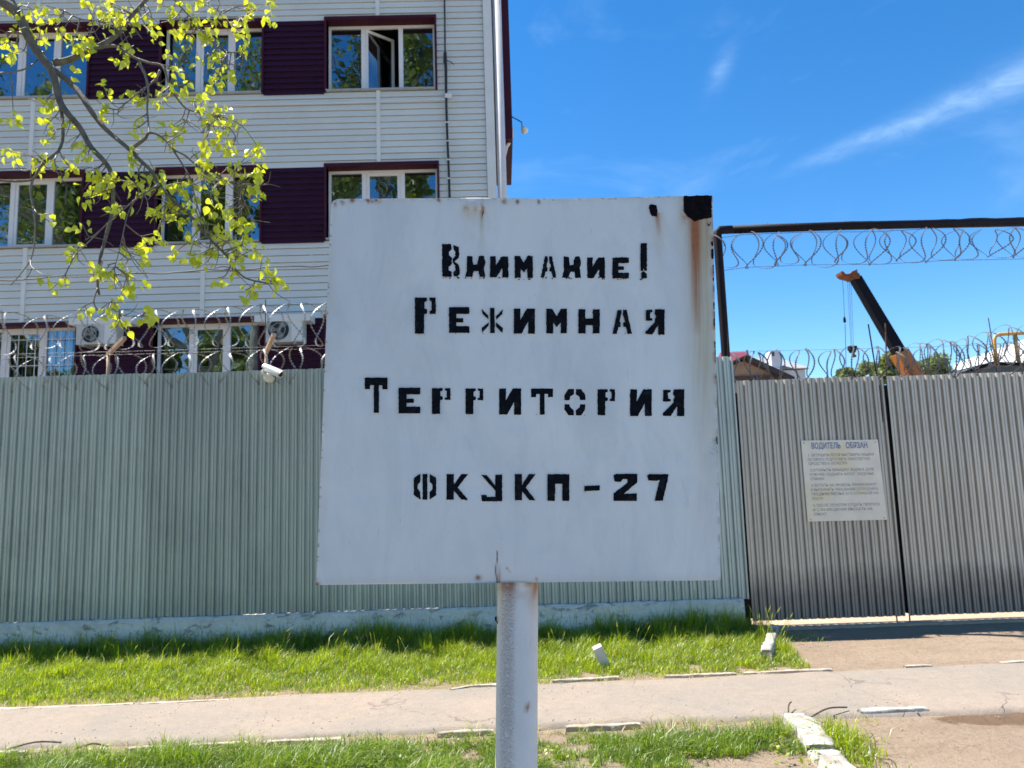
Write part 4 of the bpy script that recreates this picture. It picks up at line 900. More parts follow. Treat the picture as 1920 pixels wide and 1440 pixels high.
hb = ragged([(1594, 648), (1607, 648), (1608, 653), (1604, 660), (1599, 660), (1595, 654)], 2, .6, 5)
mb = MB(); mb.prism([K(x, y, -.12) for x, y in hb], (0, .24, 0)); mb.build('hook_block', 'boom_black', crane)
MB().tube([K(1601, 659), K(1600, 664), K(1602, 669), K(1604, 668), K(1604, 665)], [.05, .045, .05, .04, .02], 7).build('hook', 'rust_steel', crane, True)
bx0 = K(1700, 800).x; bx1 = K(1990, 800).x
MB().box((bx0-1.2, YK-1.2, .75), (bx1, YK+1.2, 1.35)).build('chassis', 'orange', crane); MB().box((bx0+.2, YK-1.0, 1.36), (bx1-2.2, YK+1.0, 2.3)).build('turntable', 'orange_rust', crane)
for xx in (bx0-.3, bx0+1.0, bx1-1.6, bx1-.5):
    for yy in (-1.3, .95): MB().tube([(xx, YK+yy, .52), (xx, YK+yy+.35, .52)], .52, 18).build('wheel', 'rubber', crane)
# second machine: white hood with yellow handrail on a grey cab
Y2 = 18.0
mach = thing('yard_machine', 'white hooded machine with yellow tubular handrail on a grey cab behind the gate', 'machine', (P(1880, 900, Y2).x, Y2, 0))
a, b = P(1768, 713, Y2+.9), P(2150, 594, Y2+.9)
def hood(p0, p1, lift, name, mat):            # white hood sloping up and away, tilted to catch the sun
    q_ = [P(p0[0], p0[1], Y2+.1), P(p1[0], p1[1], Y2+.1), P(p1[2], p1[3], Y2+2.6), P(p0[2], p0[3], Y2+2.6)]; mb = MB()
    n_ = (q_[1]-q_[0]).cross(q_[3]-q_[0]).normalized(); n_ = n_ if n_.z > 0 else -n_; q_ = [v+n_*lift for v in q_]; lo = [Vector((v.x, v.y, .9)) for v in q_]
    mb.add(q_+lo, [(0, 1, 2, 3), (0, 4, 5, 1), (1, 5, 6, 2), (2, 6, 7, 3), (3, 7, 4, 0), (7, 6, 5, 4)]); return mb.build(name, mat, mach)
hood((1806, 702, 1787, 683), (2060, 690, 2060, 588), 0, 'hood', 'white_paint')
MB().prism([P(1884.5, 696, Y2+.06), P(1894.5, 696, Y2+.06), P(1891, 645, Y2+2.58), P(1882, 649, Y2+2.58)], (0, -.012, .03)).build('band', 'grey_panel', mach)
poly = [(1800, 699), (1828, 688), (1861, 679.5), (1975, 683), (1975, 900), (1800, 900)]
mb = MB(); mb.prism([P(x, y, Y2-.8) for x, y in poly], (0, 1.3, 0)); mb.build('cab', 'grey_dark', mach)
mb = MB(); mb.prism([P(x, y, Y2-.86) for x, y in ((1812, 695), (1828, 688.5), (1860, 678), (1980, 681.5), (1980, 686), (1860, 683), (1836, 693), (1818, 697))], (0, 1.42, 0)); mb.build('roof_edge', 'boom_black', mach)
r_ = .042
MB().tube([P(1869, 681, Y2-.5), P(1866, 660, Y2-.5), P(1864.5, 638, Y2-.5), P(1866, 631, Y2-.5), P(1873, 627, Y2-.5), P(1900, 625.5, Y2-.5), P(1990, 622, Y2-.5)], r_, 10).build('handrail', 'yellow', mach, True)
MB().tube([P(1911, 681, Y2-.5), P(1906, 655, Y2-.5), P(1903.5, 628, Y2-.5)], r_, 10).build('handrail_post', 'yellow', mach, True)
MB().box((a.x-.2, Y2-1.0, .5), (b.x, Y2+1.4, 1.2)).build('chassis', 'grey_dark', mach)
for xx in (a.x+.4, b.x-1.2, b.x-.3):
    for yy in (-1.1, .95): MB().tube([(xx, Y2+yy, .5), (xx, Y2+yy+.35, .5)], .5, 18).build('wheel', 'rubber', mach)
# far houses
YH = 42.0
def Hh(px, py, dy=0): return P(px, py, YH+dy)
h1 = thing('gable_house', 'brown gabled house with dark roof edge seen over the gate', 'house', (Hh(1400, 900).x, YH, 0))
ap = Hh(1395.5, 671); lf = Hh(1345, 693); rt = Hh(1480, 710)
zE = rt.z
mb = MB(); mb.prism([(lf.x, YH, -.1), (rt.x-.35, YH, -.1), (rt.x-.35, YH, zE+.15), (ap.x, YH, ap.z-.15), (lf.x, YH, lf.z-.1)], (0, 8, 0)); mb.build('wall', 'brick_brown', h1)
for (p, q_, dz) in ((ap, Hh(1484, 712), .30), (ap, Hh(1336, 698), .14)):
    mb = MB(); mb.prism([(p.x, YH-.5, p.z+.10), (q_.x, YH-.5, q_.z+.10), (q_.x, YH-.5, q_.z+.10-dz), (p.x, YH-.5, p.z+.10-dz)], (0, 9, 0)); mb.build('roof', 'roof_dark', h1)
MB().box((lf.x, YH-.12, zE-.12), (rt.x-.5, YH-.02, zE+.22)).build('fascia', 'fascia', h1)
MB().box((ap.x-.06, YH-.56, ap.z+.05), (ap.x+.06, YH-.52, ap.z+.35)).build('finial', 'grey_panel', h1)
Y4 = 56.0
h2 = thing('red_roof_house', 'far house with a dull red sheet roof behind the brown gable', 'house', (P(1400, 900, Y4).x, Y4, 0))
a, b = P(1366, 692, Y4), P(1431, 690, Y4); tz = P(1400, 659.5, Y4+3.2).z
MB().box((a.x, Y4+.4, -.1), (b.x, Y4+6, a.z)).build('wall', 'house_white', h2)
mb = MB(); mb.add([(a.x-.3, Y4, a.z-.3), (b.x+.3, Y4, a.z-.3), (b.x-.1, Y4+3.2, tz), (a.x+.4, Y4+3.2, tz), (a.x-.3, Y4+6.4, a.z-.3), (b.x+.3, Y4+6.4, a.z-.3)], [(0, 1, 2, 3), (3, 2, 5, 4), (0, 3, 4), (1, 5, 2), (0, 4, 5, 1)]); mb.build('roof', 'roof_red', h2)
Y5 = 62.0
h3 = thing('grey_house', 'far grey house with a white chimney stack behind the brown gable', 'house', (P(1460, 900, Y5).x, Y5, 0))
a, b = P(1428, 700, Y5), P(1510, 700, Y5)
MB().box((a.x, Y5, -.1), (b.x, Y5+7, P(1480, 694, Y5).z)).build('wall', 'house_white', h3)
z1 = P(1480, 692, Y5).z; z2 = P(1480, 675, Y5+3.4).z
mb = MB(); mb.add([(a.x-.3, Y5-.4, z1), (b.x+.3, Y5-.4, z1), (b.x-.3, Y5+3.4, z2), (a.x-.1, Y5+3.4, z2+.4), (a.x-.3, Y5+7.2, z1), (b.x+.3, Y5+7.2, z1)], [(0, 1, 2, 3), (3, 2, 5, 4), (0, 3, 4), (1, 5, 2), (0, 4, 5, 1)]); rf = mb.build('roof', 'house_grey', h3)
c0, c1 = P(1448.5, 690, Y5-.2), P(1464, 657, Y5-.2); MB().box((c0.x, Y5-.1, c0.z-.5), (c1.x, Y5+1.2, c1.z)).build('chimney', 'house_white', h3)
MB().box((c0.x+.08, Y5-.13, P(1452, 668, Y5).z), (c0.x+.26, Y5-.098, P(1452, 660, Y5).z)).build('vent', 'roof_dark', h3)
# leaf clouds for far trees
def leaf_cloud(name, blobs, count, size, mat, parent, seed=0):
    rg = np.random.default_rng(seed); tot = sum(b[3]**2 for b in blobs); Vs = []; T = []
    for (cx, cy, cz, r, sq) in [(b + (1,))[:5] for b in blobs]:
        k = int(count*r*r/tot); u = rg.normal(size=(k, 3)); u /= np.linalg.norm(u, axis=1, keepdims=True); rad = r*rg.uniform(.25, 1.0, (k, 1))**.55
        rad *= 1 + .25*np.sin(u[:, :1]*7+seed)*np.cos(u[:, 2:3]*6)
        c = np.array([cx, cy, cz]) + u*rad*np.array([1, 1, sq])
        a = rg.normal(size=(k, 3)); a /= np.linalg.norm(a, axis=1, keepdims=True); b_ = np.cross(a, rg.normal(size=(k, 3))); b_ /= np.linalg.norm(b_, axis=1, keepdims=True)
        s = size*rg.uniform(.6, 1.3, (k, 1)); v = np.stack([c-a*s, c+b_*s*.55, c+a*s, c-b_*s*.55], 1); Vs.append(v)
        tn = np.c_[rg.uniform(0, 1, k), rg.uniform(0, .25, k), np.zeros(k)]; T.append(np.repeat(tn[:, None], 4, 1))
    V = np.concatenate(Vs).reshape(-1, 3); T = np.concatenate(T).reshape(-1, 3); k = len(V)//4; i = np.arange(k)*4
    F3 = np.concatenate([np.c_[i, i+1, i+2], np.c_[i, i+2, i+3]])
    return mesh_obj(name, fast_mesh(name, V, F3, T), mat, parent)
def far_tree(label, px, py_top, Y, wpx, seed):
    tp = P(px, py_top, Y); wr = wpx/FPX*Y/2; th = thing('yard_tree', label, 'tree', (tp.x, Y, 0)); rs = random.Random(seed)
    MB().tube([(tp.x, Y, -.1), (tp.x+.1, Y, tp.z*.4), (tp.x, Y, tp.z*.8)], [.16, .12, .05], 8).build('trunk', 'bark', th, True)
    bl = [(tp.x+rs.uniform(-.8, .8)*wr, Y+rs.uniform(-.6, .6)*wr, tp.z-wr*rs.uniform(.3, 1.5), wr*rs.uniform(.16, .42)) for _ in range(26)] + [(tp.x+rs.uniform(-.2, .2)*wr, Y, tp.z-wr*.28, wr*.28)]
    leaf_cloud('crown', bl, 9000, .075, 'far_leaf', th, seed)
far_tree('leafy green tree rising behind the orange base of the crane boom', 1652, 666, 32, 66, 3)
far_tree('broad green tree between the crane boom and the white machine', 1742, 668, 36, 92, 5)
far_tree('small pale green tree top beside the crane hook ropes', 1592, 690, 30, 46, 9)

# ------------------------------------------------------------------ poplar reaching in from the left
YT = 5.0
pop = thing('poplar_tree', 'poplar with bare grey limbs and young yellow-green leaves reaching in before the building', 'tree', (-6.4, 4.6, 0))
def T(px, py, Y=YT): return P(px, py, Y)
MB().tube([(-6.45, 4.6, -.2), (-6.4, 4.6, .2), (-6.35, 4.62, 1.4), (-6.3, 4.65, 3.0), (-6.2, 4.7, 5.0), (-6.3, 4.7, 7.5), (-6.4, 4.6, 9.5)], [.34, .27, .24, .22, .17, .12, .05], 16).build('trunk', 'bark', pop, True)
def smooth(pts, per=5):
    out = []; n = len(pts)
    for i in range(n-1):
        p0, p1, p2, p3 = pts[max(i-1, 0)], pts[i], pts[i+1], pts[min(i+2, n-1)]
        for k in range(per):
            t_ = k/per; out.append(.5*((2*p1) + (p2-p0)*t_ + (2*p0-5*p1+4*p2-p3)*t_*t_ + (3*p1-p0-3*p2+p3)*t_**3))
    out.append(pts[-1]); return out
PX = FPX/YT
def limb(pp, w0, w1, Ys, name='limb', lead=None):
    """pp pixel trace, widths in photo px, depth from Ys[0] to Ys[1]"""
    n = len(pp); pts = [T(x, y, Ys[0]+(Ys[1]-Ys[0])*i/(n-1)+.05*nz(i*.8, x*.01)) for i, (x, y) in enumerate(pp)]
    wd_ = [w0+(w1-w0)*(i/(n-1))**(.55 if w0 > 20 else .7) for i in range(n)]
    if lead: pts = [Vector(p) for p, _ in lead] + pts; wd_ = [w_ for _, w_ in lead] + wd_
    sp = smooth(pts, 5); wr = []
    for i in range(len(sp)):
        f = i/5; a = min(int(f), len(wd_)-1); b = min(a+1, len(wd_)-1); wr.append((wd_[a]+(wd_[b]-wd_[a])*(f-a))/2/PX*(1+.10*nz(i*.7, w0)))
    MB().tube(sp, wr, 10 if w0 > 8 else 6).build(name, 'bark' if w0 > 6 else 'twig', pop, True); return sp
LB = []
LB.append(limb([(-120, -60), (-40, -20), (12, 8), (38, 34), (55, 72), (74, 103), (95, 130), (105, 160), (113, 192), (128, 214), (150, 240), (170, 275), (195, 302), (207, 322), (212, 360), (210, 400), (198, 445), (187, 490), (183, 530), (186, 552)], 26, 4, (5.0, 4.75), lead=[((-6.25, 4.68, 3.9), 44), ((-5.3, 4.85, 4.5), 38)]))
LB.append(limb([(96, 128), (130, 154), (150, 176), (166, 201), (181, 222), (196, 240), (216, 258), (240, 278), (262, 300), (285, 322), (297, 345), (320, 372), (350, 396), (376, 427), (400, 455), (425, 480), (440, 503), (462, 522), (500, 531)], 13, 2.6, (4.98, 4.6)))
LB.append(limb([(100, 118), (130, 112), (168, 94), (198, 80), (224, 60), (244, 32), (268, 6), (292, -22)], 14, 8, (4.97, 5.3)))
LB.append(limb([(168, 94), (214, 86), (250, 107), (280, 118), (305, 125), (320, 165), (344, 199), (365, 209), (405, 215)], 8, 2.4, (5.0, 4.8)))
LB.append(limb([(113, 195), (116, 215), (118, 240), (117, 264), (108, 285), (90, 298), (75, 315), (62, 335), (38, 340), (0, 338), (-40, 330)], 7, 4, (4.9, 4.7)))
LB.append(limb([(62, 335), (57, 358), (62, 388), (66, 430), (60, 480), (40, 512), (20, 535)], 5, 1.6, (4.8, 4.7)))
LB.append(limb([(244, 280), (270, 262), (278, 250), (290, 250), (310, 262), (325, 280), (346, 291), (370, 311), (395, 328), (430, 341), (447, 351)], 7, 2.4, (4.82, 4.7)))
LB.append(limb([(325, 282), (340, 305), (356, 332), (364, 362), (372, 392), (384, 420)], 4.5, 1.6, (4.78, 4.7)))
LB.append(limb([(300, -40), (330, 2), (350, 25), (370, 46), (386, 66), (410, 86), (430, 98), (445, 97)], 5, 1.8, (5.2, 5.1)))
LB.append(limb([(405, -20), (412, 8), (424, 34), (434, 46)], 3, 1.4, (5.2, 5.1)))
LB.append(limb([(260, 117), (272, 140), (278, 170), (276, 200), (278, 230), (280, 250)], 6, 3.2, (4.98, 4.8)))
LB.append(limb([(300, 132), (290, 150), (262, 172), (240, 190), (222, 205)], 5, 2, (4.98, 4.9)))
LB.append(limb([(10, 62), (40, 62), (52, 78), (64, 92), (84, 100)], 5, 6, (4.95, 4.97)))
LB.append(limb([(-30, 140), (20, 135), (50, 128), (76, 108)], 4, 3, (4.7, 4.95)))
LB.append(limb([(298, 346), (262, 368), (232, 392), (200, 420), (168, 452), (140, 478)], 4, 1.6, (4.7, 4.6)))
LB.append(limb([(212, 335), (260, 352), (240, 400), (228, 450), (216, 500)], 3, 1.4, (4.75, 4.7)))
LB.append(limb([(183, 540), (176, 566), (186, 580), (210, 566), (228, 588), (248, 594), (270, 592)], 3, 1.3, (4.75, 4.7)))
LB.append(limb([(120, 20), (150, 35), (185, 40), (215, 52)], 3.5, 2, (5.0, 5.1)))
LB.append(limb([(38, 34), (30, 12), (20, -10)], 6, 5, (4.96, 5.0)))
CL = """20 8 62 18 86 10 100 36 26 36 42 26 12 72 25 92 80 74 116 62 22 100 10 95 60 56 76 42 150 84 140 76 166 72 162 90 172 80
160 5 185 12 200 25 215 12 228 35 245 22 255 45 285 38 290 62 278 35 305 8 318 25 330 35 335 55 345 60 350 75 352 40 365 35 405 25 405 38 440 42 455 40 453 60 465 12 472 6 500 35 505 5 345 8 370 4 190 32 208 38 180 42 196 5 222 24 236 44 210 8
315 95 380 75 395 80 388 60 400 110 385 115 405 130 415 120 425 135 440 140 410 145 400 160 408 95 455 95 345 175 352 160 320 165 325 125 265 180 270 190 295 160 245 175 195 200 195 212 230 105 235 85 240 112 140 135 195 163 85 190 90 194 80 220 25 218 85 255 25 290 18 284 70 290 95 300 70 308 130 310 122 322 155 285 165 292 145 260 135 230 255 225 250 242 310 245 325 235 300 195 375 180 370 192 415 205 425 215 445 225 400 217 390 227 410 250 425 240 427 256 430 280 380 265 400 275 325 260 340 245 375 285 380 302 245 285 250 300 480 270 474 284 440 305 446 316 485 315 487 330 480 345 415 330 380 312 388 322 300 330 290 336 250 335 260 330 280 345 185 330 175 331 215 330 195 345 196 358 165 357 180 326 160 372 155 420 95 400 245 346 345 350 396 352 455 350 470 360 480 356 215 386 226 392 305 346 335 340 352 352
270 360 290 400 315 400 340 395 330 412 365 400 375 410 400 385 420 395 430 390 415 430 435 420 450 420 455 437 460 455 445 445 405 432 425 450 440 466 450 476 480 465 492 482 500 510 506 520 515 526 520 532 475 540 470 546 435 510 408 520 440 482 405 466 396 474 390 490 365 485 356 478 325 475 295 440 288 446 275 460 272 482 235 465 235 496 200 505 206 512 190 500 184 508 255 525 230 540 236 548 135 465 133 482 122 525 90 520 157 578 210 560 203 580 225 596 218 602 276 590 280 580 350 440 345 380 322 372 308 388 278 392 440 405 462 428""".split()
clusters = [(float(CL[i]), float(CL[i+1])) for i in range(0, len(CL), 2)]
allp = [p for sp in LB for p in sp]
def proj(p):
    v = p-CAM; z = v.dot(_d); return 960+FPX*v.dot(_r)/z, 720-FPX*v.dot(_u)/z
App = np.array([proj(p) for p in allp])
twigs = MB(); leaves = []; rs = random.Random(42)
for (cx, cy) in clusters:
    d2 = (App[:, 0]-cx-6)**2 + (App[:, 1]-cy+14)**2; k = int(np.argmin(d2)); base = allp[k]; dist = math.sqrt(d2[k])
    Yc = base.y + rs.uniform(-.16, .12)*min(1.5, .3+dist/40); end = T(cx, cy, Yc)
    mid = (base+end)/2 + Vector((rs.uniform(-.04, .04), rs.uniform(-.05, .05), rs.uniform(-.05, .02)))*min(1.5, dist/30)
    twigs.tube(smooth([base, mid, end], 4), [.0050-.0030*i/8 for i in range(9)], 5)
    for _ in range(rs.choice((1, 2, 2))):                            # bare side twig
        s_ = mid; e_ = mid + Vector((rs.uniform(-.13, .13), rs.uniform(-.1, .1), rs.uniform(-.15, .08))); twigs.tube(smooth([s_, (s_+e_)/2+Vector((rs.uniform(-.02, .02), 0, rs.uniform(-.03, .02))), e_], 3), [.0032, .003, .0028, .0026, .0023, .002, .0015], 4)
    for j in range(rs.choice((5, 6, 6, 7, 9))):
        leaves.append((end + Vector((rs.gauss(0, .026), rs.gauss(0, .026), rs.gauss(-.006, .024))), rs.uniform(.75, 1.2)))
tw = twigs.build('twigs', 'twig', pop, True); tw['kind'] = 'stuff'
def leaf_me(fold, curl):
    n = 4; prof = [(0, .0), (.18, .62), (.42, .80), (.68, .52), (.86, .2), (1, 0)]; V = []; F = []
    Lh = .052
    for (f, wv) in prof:
        z = -curl*f*f*Lh; V += [(-wv*.5*Lh*.95, f*Lh, z+fold*wv*Lh*.4), (0, f*Lh, z), (wv*.5*Lh*.95, f*Lh, z+fold*wv*Lh*.4)]
    for i in range(len(prof)-1):
        a = i*3; F += [(a, a+1, a+4, a+3), (a+1, a+2, a+5, a+4)]
    me = bpy.data.meshes.new('leaf'); me.from_pydata(V, [], F); me.materials.append(M['leaf']); me.polygons.foreach_set('use_smooth', [True]*len(F)); return me
lms = [leaf_me(.35, .25), leaf_me(.6, .1), leaf_me(.15, .5)]
def leaf_mat(c, s):
    d = Vector((rs.gauss(.15, .6), rs.gauss(0, .6), rs.gauss(-.65, .45))).normalized(); q_ = d.to_track_quat('Y', 'Z'); return Matrix.Translation(c) @ q_.to_matrix().to_4x4() @ Matrix.Rotation(rs.uniform(-1.6, 1.6), 4, 'Y') @ Matrix.Scale(s, 4)
rs.shuffle(leaves); leaves.sort(key=lambda l: -l[1])
rest = MB()
for i, (c, s) in enumerate(leaves):
    mt = leaf_mat(c, s); me = lms[i % 3]
    if i < 300:
        o = bpy.data.objects.new('leaf', me); COL.objects.link(o); attach(o, pop); o.matrix_basis = mt   # parent inverse keeps world placement
    else: rest.add([mt @ v.co for v in me.vertices], [tuple(p.vertices) for p in me.polygons])
rl = rest.build('small_leaves', 'leaf', pop, True); rl['kind'] = 'stuff'

# ------------------------------------------------------------------ trees behind the viewer (seen in the window glass)
def grow(mb, tips, p, d, ln, r, depth, rs):
    n = 5; pts = [p]; rad = [r]
    for i in range(n):
        d = (d + Vector((rs.gauss(0, .12), rs.gauss(0, .12), rs.gauss(.05, .08)))).normalized(); p = p + d*ln/n; pts.append(p); rad.append(r*(1-.45*(i+1)/n))
    mb.tube(pts, rad, 8 if depth < 2 else 5, False)
    if depth >= 2: tips += pts[2:]
    if depth == 4: return
    for k in range(rs.choice((2, 3, 3))):
        a = rs.uniform(0, 6.28); sp = rs.uniform(.35, .8); t_ = d.orthogonal().normalized(); dd = (d + (Matrix.Rotation(a, 3, d) @ t_)*sp).normalized()
        grow(mb, tips, pts[rs.choice((3, 4, 5, 5))], dd, ln*rs.uniform(.62, .8), r*rs.uniform(.42, .58), depth+1, rs)
ST = [(-6.2, -6.5, 12.5, 'forked poplar across the street mirrored in the windows by the open sash'), (-12.5, -7.0, 11.5, 'poplar across the street mirrored in the middle window bay'), (-18.5, -6.5, 11.0, 'leaning poplar across the street mirrored in the window bay above the bars'), (-23.5, -7.5, 9.4, 'poplar across the street past the bay above the bars'), (-9.5, -14.0, 9.4, 'old poplar in the second row between the forked one and its neighbour'), (-16.5, -13.5, 9.0, 'old poplar in the second row behind the leaning one')]
for k, (x, y, h, lab) in enumerate(ST):
    th = thing('street_tree', lab, 'tree', (x, y, 0)); mb = MB(); tips = []; grow(mb, tips, Vector((x, y, -.2)), Vector((0.02, 0, 1)), h, .36, 0, random.Random(20+k)); mb.build('trunk', 'bark_pale', th, True)
    rg = random.Random(k); leaf_cloud('crown', [(p.x, p.y, p.z, rg.uniform(.4, .9)) for p in tips if p.z > 3.5], 9000, .15 if k < 4 else .24, 'back_leaf', th, 50+k)

tl = []
rg = random.Random(77)
for x in np.arange(-64, -9, 2.2): tl.append((x, -24+rg.uniform(-2, 2), rg.uniform(2.5, 7.5), rg.uniform(2.2, 3.6))); tl.append((x+1, -25+rg.uniform(-2, 2), rg.uniform(7, 13.0), rg.uniform(1.6, 3.0)))
tag(leaf_cloud('far_woodland', tl, 60000, .34, 'back_leaf', None, 99), 'dense belt of trees far across the street, mirrored in the lower windows', 'woodland', None, 'stuff')

# ------------------------------------------------------------------ kerbs, stake, litter
def kerb(pts_px, wid, hgt, label, mat='kerb_pale', group='sunken kerb stones along the path', zoff=0.0, seed=1, blunt=True):
    g = [G(x, y, .03) for x, y in pts_px]; n = max(8, int((g[-1]-g[0]).length/.03)); sp = []
    cum = [0]
    for i in range(len(g)-1): cum.append(cum[-1]+(g[i+1]-g[i]).length)
    for i in range(n+1):
        d = cum[-1]*i/n; j = max(k for k in range(len(cum)) if cum[k] <= d+1e-9); j = min(j, len(g)-2); f = (d-cum[j])/(cum[j+1]-cum[j]); sp.append(g[j].lerp(g[j+1], f))
    mb = MB(); K_ = 5
    for i, p in enumerate(sp):
        tg = (sp[min(i+1, n)]-sp[max(i-1, 0)]).normalized(); s_ = Vector((-tg.y, tg.x, 0)); e = 1 if blunt and 0 < i < n else (.8 if blunt else min(1, min(i, n-i)/2.5)**.5)
        for k_, (a, z) in enumerate(((-.5, -.06), (-.5, .80), (-.46, .95), (-.30, 1), (0, 1), (.30, 1), (.46, .95), (.5, .80), (.5, -.06))):
            jx = wid*.10*nz(i*.2+seed, k_*.5) + wid*.12*nz(i*.9, k_*.8, seed); zz = (hgt*z*(.55+.45*e) if z > 0 else -.06) + (hgt*(.16*nz(i*.12, seed, k_*.2)+.12*nz(i*.6, k_*.7, seed)+.10*nz(i*1.7, k_*1.9, seed)) if z > 0 else 0)
            q_ = p + s_*(a*wid*(.7+.3*e)+jx); mb.v.append((q_.x, q_.y, zz+zoff))
    mb.f = [(i*9+k_, i*9+k_+1, (i+1)*9+k_+1, (i+1)*9+k_) for i in range(n) for k_ in range(8)] + [tuple(range(9)), tuple(range((n+1)*9-1, n*9-1, -1))]
    o = mb.build('kerb_stone', mat, None, True); tag(o, label, 'kerb', group); return o
same = ['pale sunken kerb stone between the path and the grass strip before the plinth']*5 + ['pale sunken kerb stone between the path and the bare driveway before the gate']*3 + ['pale sunken kerb stone between the path and the near grass round the sign']*6
for i, seg in enumerate([[(-60, 1330), (120, 1325), (250, 1319)], [(262, 1319), (430, 1311)], [(845, 1292), (880, 1285), (935, 1283)], [(1035, 1276), (1160, 1268)], [(1245, 1266), (1380, 1262)], [(1392, 1261), (1560, 1254)], [(1696, 1249), (1746, 1247)], [(1872, 1242), (1960, 1237)],
                         [(-60, 1414), (52, 1407)], [(236, 1402), (330, 1397)], [(350, 1396), (466, 1391)], [(492, 1390), (640, 1383)], [(820, 1374), (925, 1368)], [(1060, 1362), (1200, 1356)]]):
    kerb(seg, .042, .033, same[i], seed=i*2.3)
kerb([(1611, 1334), (1735, 1329)], .06, .045, 'single white painted kerb block lying flat where the path crosses the driveway', 'whitewash', None, 0, 40)
WK = 'broken whitewashed kerb stones'
kerb([(1437, 1236), (1444, 1216)], .10, .12, 'rough whitewashed kerb stone at the driveway corner of the tall grass', 'whitewash', WK, 0, 50)
kerb([(1445, 1214), (1449, 1195)], .09, .11, 'whitewashed kerb stone in the tall grass just before the gate shadow', 'whitewash', WK, 0, 53)
kerb([(1449, 1193), (1452, 1181)], .09, .10, 'whitewashed kerb stone lying inside the gate shadow', 'whitewash', WK, 0, 57)
kerb([(1486, 1351), (1508, 1364), (1526, 1387), (1540, 1410)], .17, .08, 'curved chipped white kerb stone at the corner of the near grass and the path', 'whitewash', WK, 0, 61)
kerb([(1542, 1413), (1562, 1434), (1592, 1464)], .17, .06, 'half buried white kerb stone running on from the curved kerb into the driveway', 'whitewash', WK, 0, 66)
# leaning white stake
b0 = G(1139, 1256); sk = thing('stake', 'short white wooden stake leaning over in the grass beside the path', 'stake', b0)
tp = P(1119, 1212, b0.y-.02); ax = (tp-b0).normalized(); sx = Vector((0, -1, 0)).cross(ax).normalized(); sy = ax.cross(sx)
c = (b0-ax*.1+tp)/2; me_o = MB().obox(c, sx*.042, sy*.05, ax*((tp-b0+ax*.1).length/2)).build('shaft', 'stake', sk)
bv = me_o.modifiers.new('b', 'BEVEL'); bv.width = .006; bv.segments = 2
# dry twigs on the path
for i, (a, b, lab) in enumerate((((1478, 1335), (1484, 1324), 'short dry twig standing at the path edge by the curved white kerb'), ((1520, 1345), (1588, 1326), 'bent dry twig lying on the soil between path and white kerb'), ((10, 1406), (115, 1392), 'long dry twig lying along the near side of the path'), ((140, 1405), (200, 1399), 'short dry twig lying beside a long one on the near side of the path'))):
    p, q_ = G(*a, .05), G(*b, .05); mdl = (p+q_)/2 + Vector((0, .02, .02)); tag(MB().tube(smooth([p, mdl, q_+Vector((0, 0, .03 if i == 0 else .0))], 4), .006, 5).build('dry_twig', 'twig_dry'), lab, 'twig')

# ------------------------------------------------------------------ grass
def vnoise(x, y, s): return np.array([nz(a*s, b*s, s) for a, b in zip(x, y)])
def blades(name, xy, h, wdt, seed, lean=.35, dry=.06, label=None, mat='grass'):
    rg = np.random.default_rng(seed); n = len(xy); az = rg.uniform(0, 2*np.pi, n); ln = np.abs(rg.normal(0, lean, n))+.08
    pt = vnoise(xy[:, 0], xy[:, 1], 3.1) + .7*vnoise(xy[:, 0], xy[:, 1], 9.0)
    g = np.clip(rg.uniform(-.1, .9, n) + .8*pt, 0, 1); h = h*np.clip(1+.85*pt, .35, 2.1)
    dirv = np.c_[np.cos(az), np.sin(az)]; side = np.c_[-np.sin(az+rg.uniform(-.9, .9, n)), np.cos(az)]; hh = h*1.0; ww = wdt*rg.uniform(.7, 1.3, n)
    b = np.c_[xy, np.zeros(n)-.005]; mid = b.copy(); mid[:, :2] += dirv*(hh*ln*.30)[:, None]; mid[:, 2] += hh*.58
    tip = b.copy(); tip[:, :2] += dirv*(hh*ln*1.05)[:, None]; tip[:, 2] += hh*(1-.25*np.minimum(ln, 1.4))
    s3 = np.c_[side, np.zeros(n)]
    V = np.stack([b-s3*ww[:, None]*.5, b+s3*ww[:, None]*.5, mid+s3*ww[:, None]*.42, mid-s3*ww[:, None]*.42, tip], 1).reshape(-1, 3)
    i = np.arange(n)*5; F = np.concatenate([np.c_[i, i+1, i+2], np.c_[i, i+2, i+3], np.c_[i+3, i+2, i+4]])
    d = (rg.uniform(0, 1, n) < dry*(1-1.2*pt))*rg.uniform(.5, 1, n); T = np.repeat(np.c_[g, d, np.zeros(n)], 5, 0)
    o = mesh_obj(name, fast_mesh(name, V, F, T), mat); tag(o, label, 'grass', None, 'stuff'); return o
# back verge
rg = np.random.default_rng(3); n = 190000
X = rg.uniform(-9.5, 2.95, n); Yy = rg.uniform(6.75, 8.85, n)
nf = vnoise(X[:n], Yy[:n], 1.3); nf2 = vnoise(X, Yy, 5.0)
edge = np.array([path_far(a) for a in X]) + .08 + .10*nf + .05*nf2
right = 2.80 - .05*(8.3-Yy)**2*(Yy < 8.3)*1.6 + .05*nf2 - .0
keep = (Yy > edge) & (X < right) & (rg.uniform(0, 1, n) < np.clip(.35 + (Yy-edge)*2.2, 0, 1)) & (nf2 + .8*(Yy-edge) > -.22)
X, Yy, ed, nfk = X[keep], Yy[keep], edge[keep], nf[keep]; t_ = np.clip((Yy-ed)/1.8, 0, 1)
h = (.045 + .075*np.minimum(t_, .75)**.8)*1.0*rg.uniform(.45, 1.4, len(X))*(1+.35*nfk)*(1+.9*np.clip((Yy-8.42)/.3, 0, 1)); tall = rg.uniform(0, 1, len(X)) < .02*t_; h[tall] *= 1.7
blades('grass', np.c_[X, Yy], h, .0055, 5, .6, .10, 'bright green grass strip between the path and the whitewashed plinth')
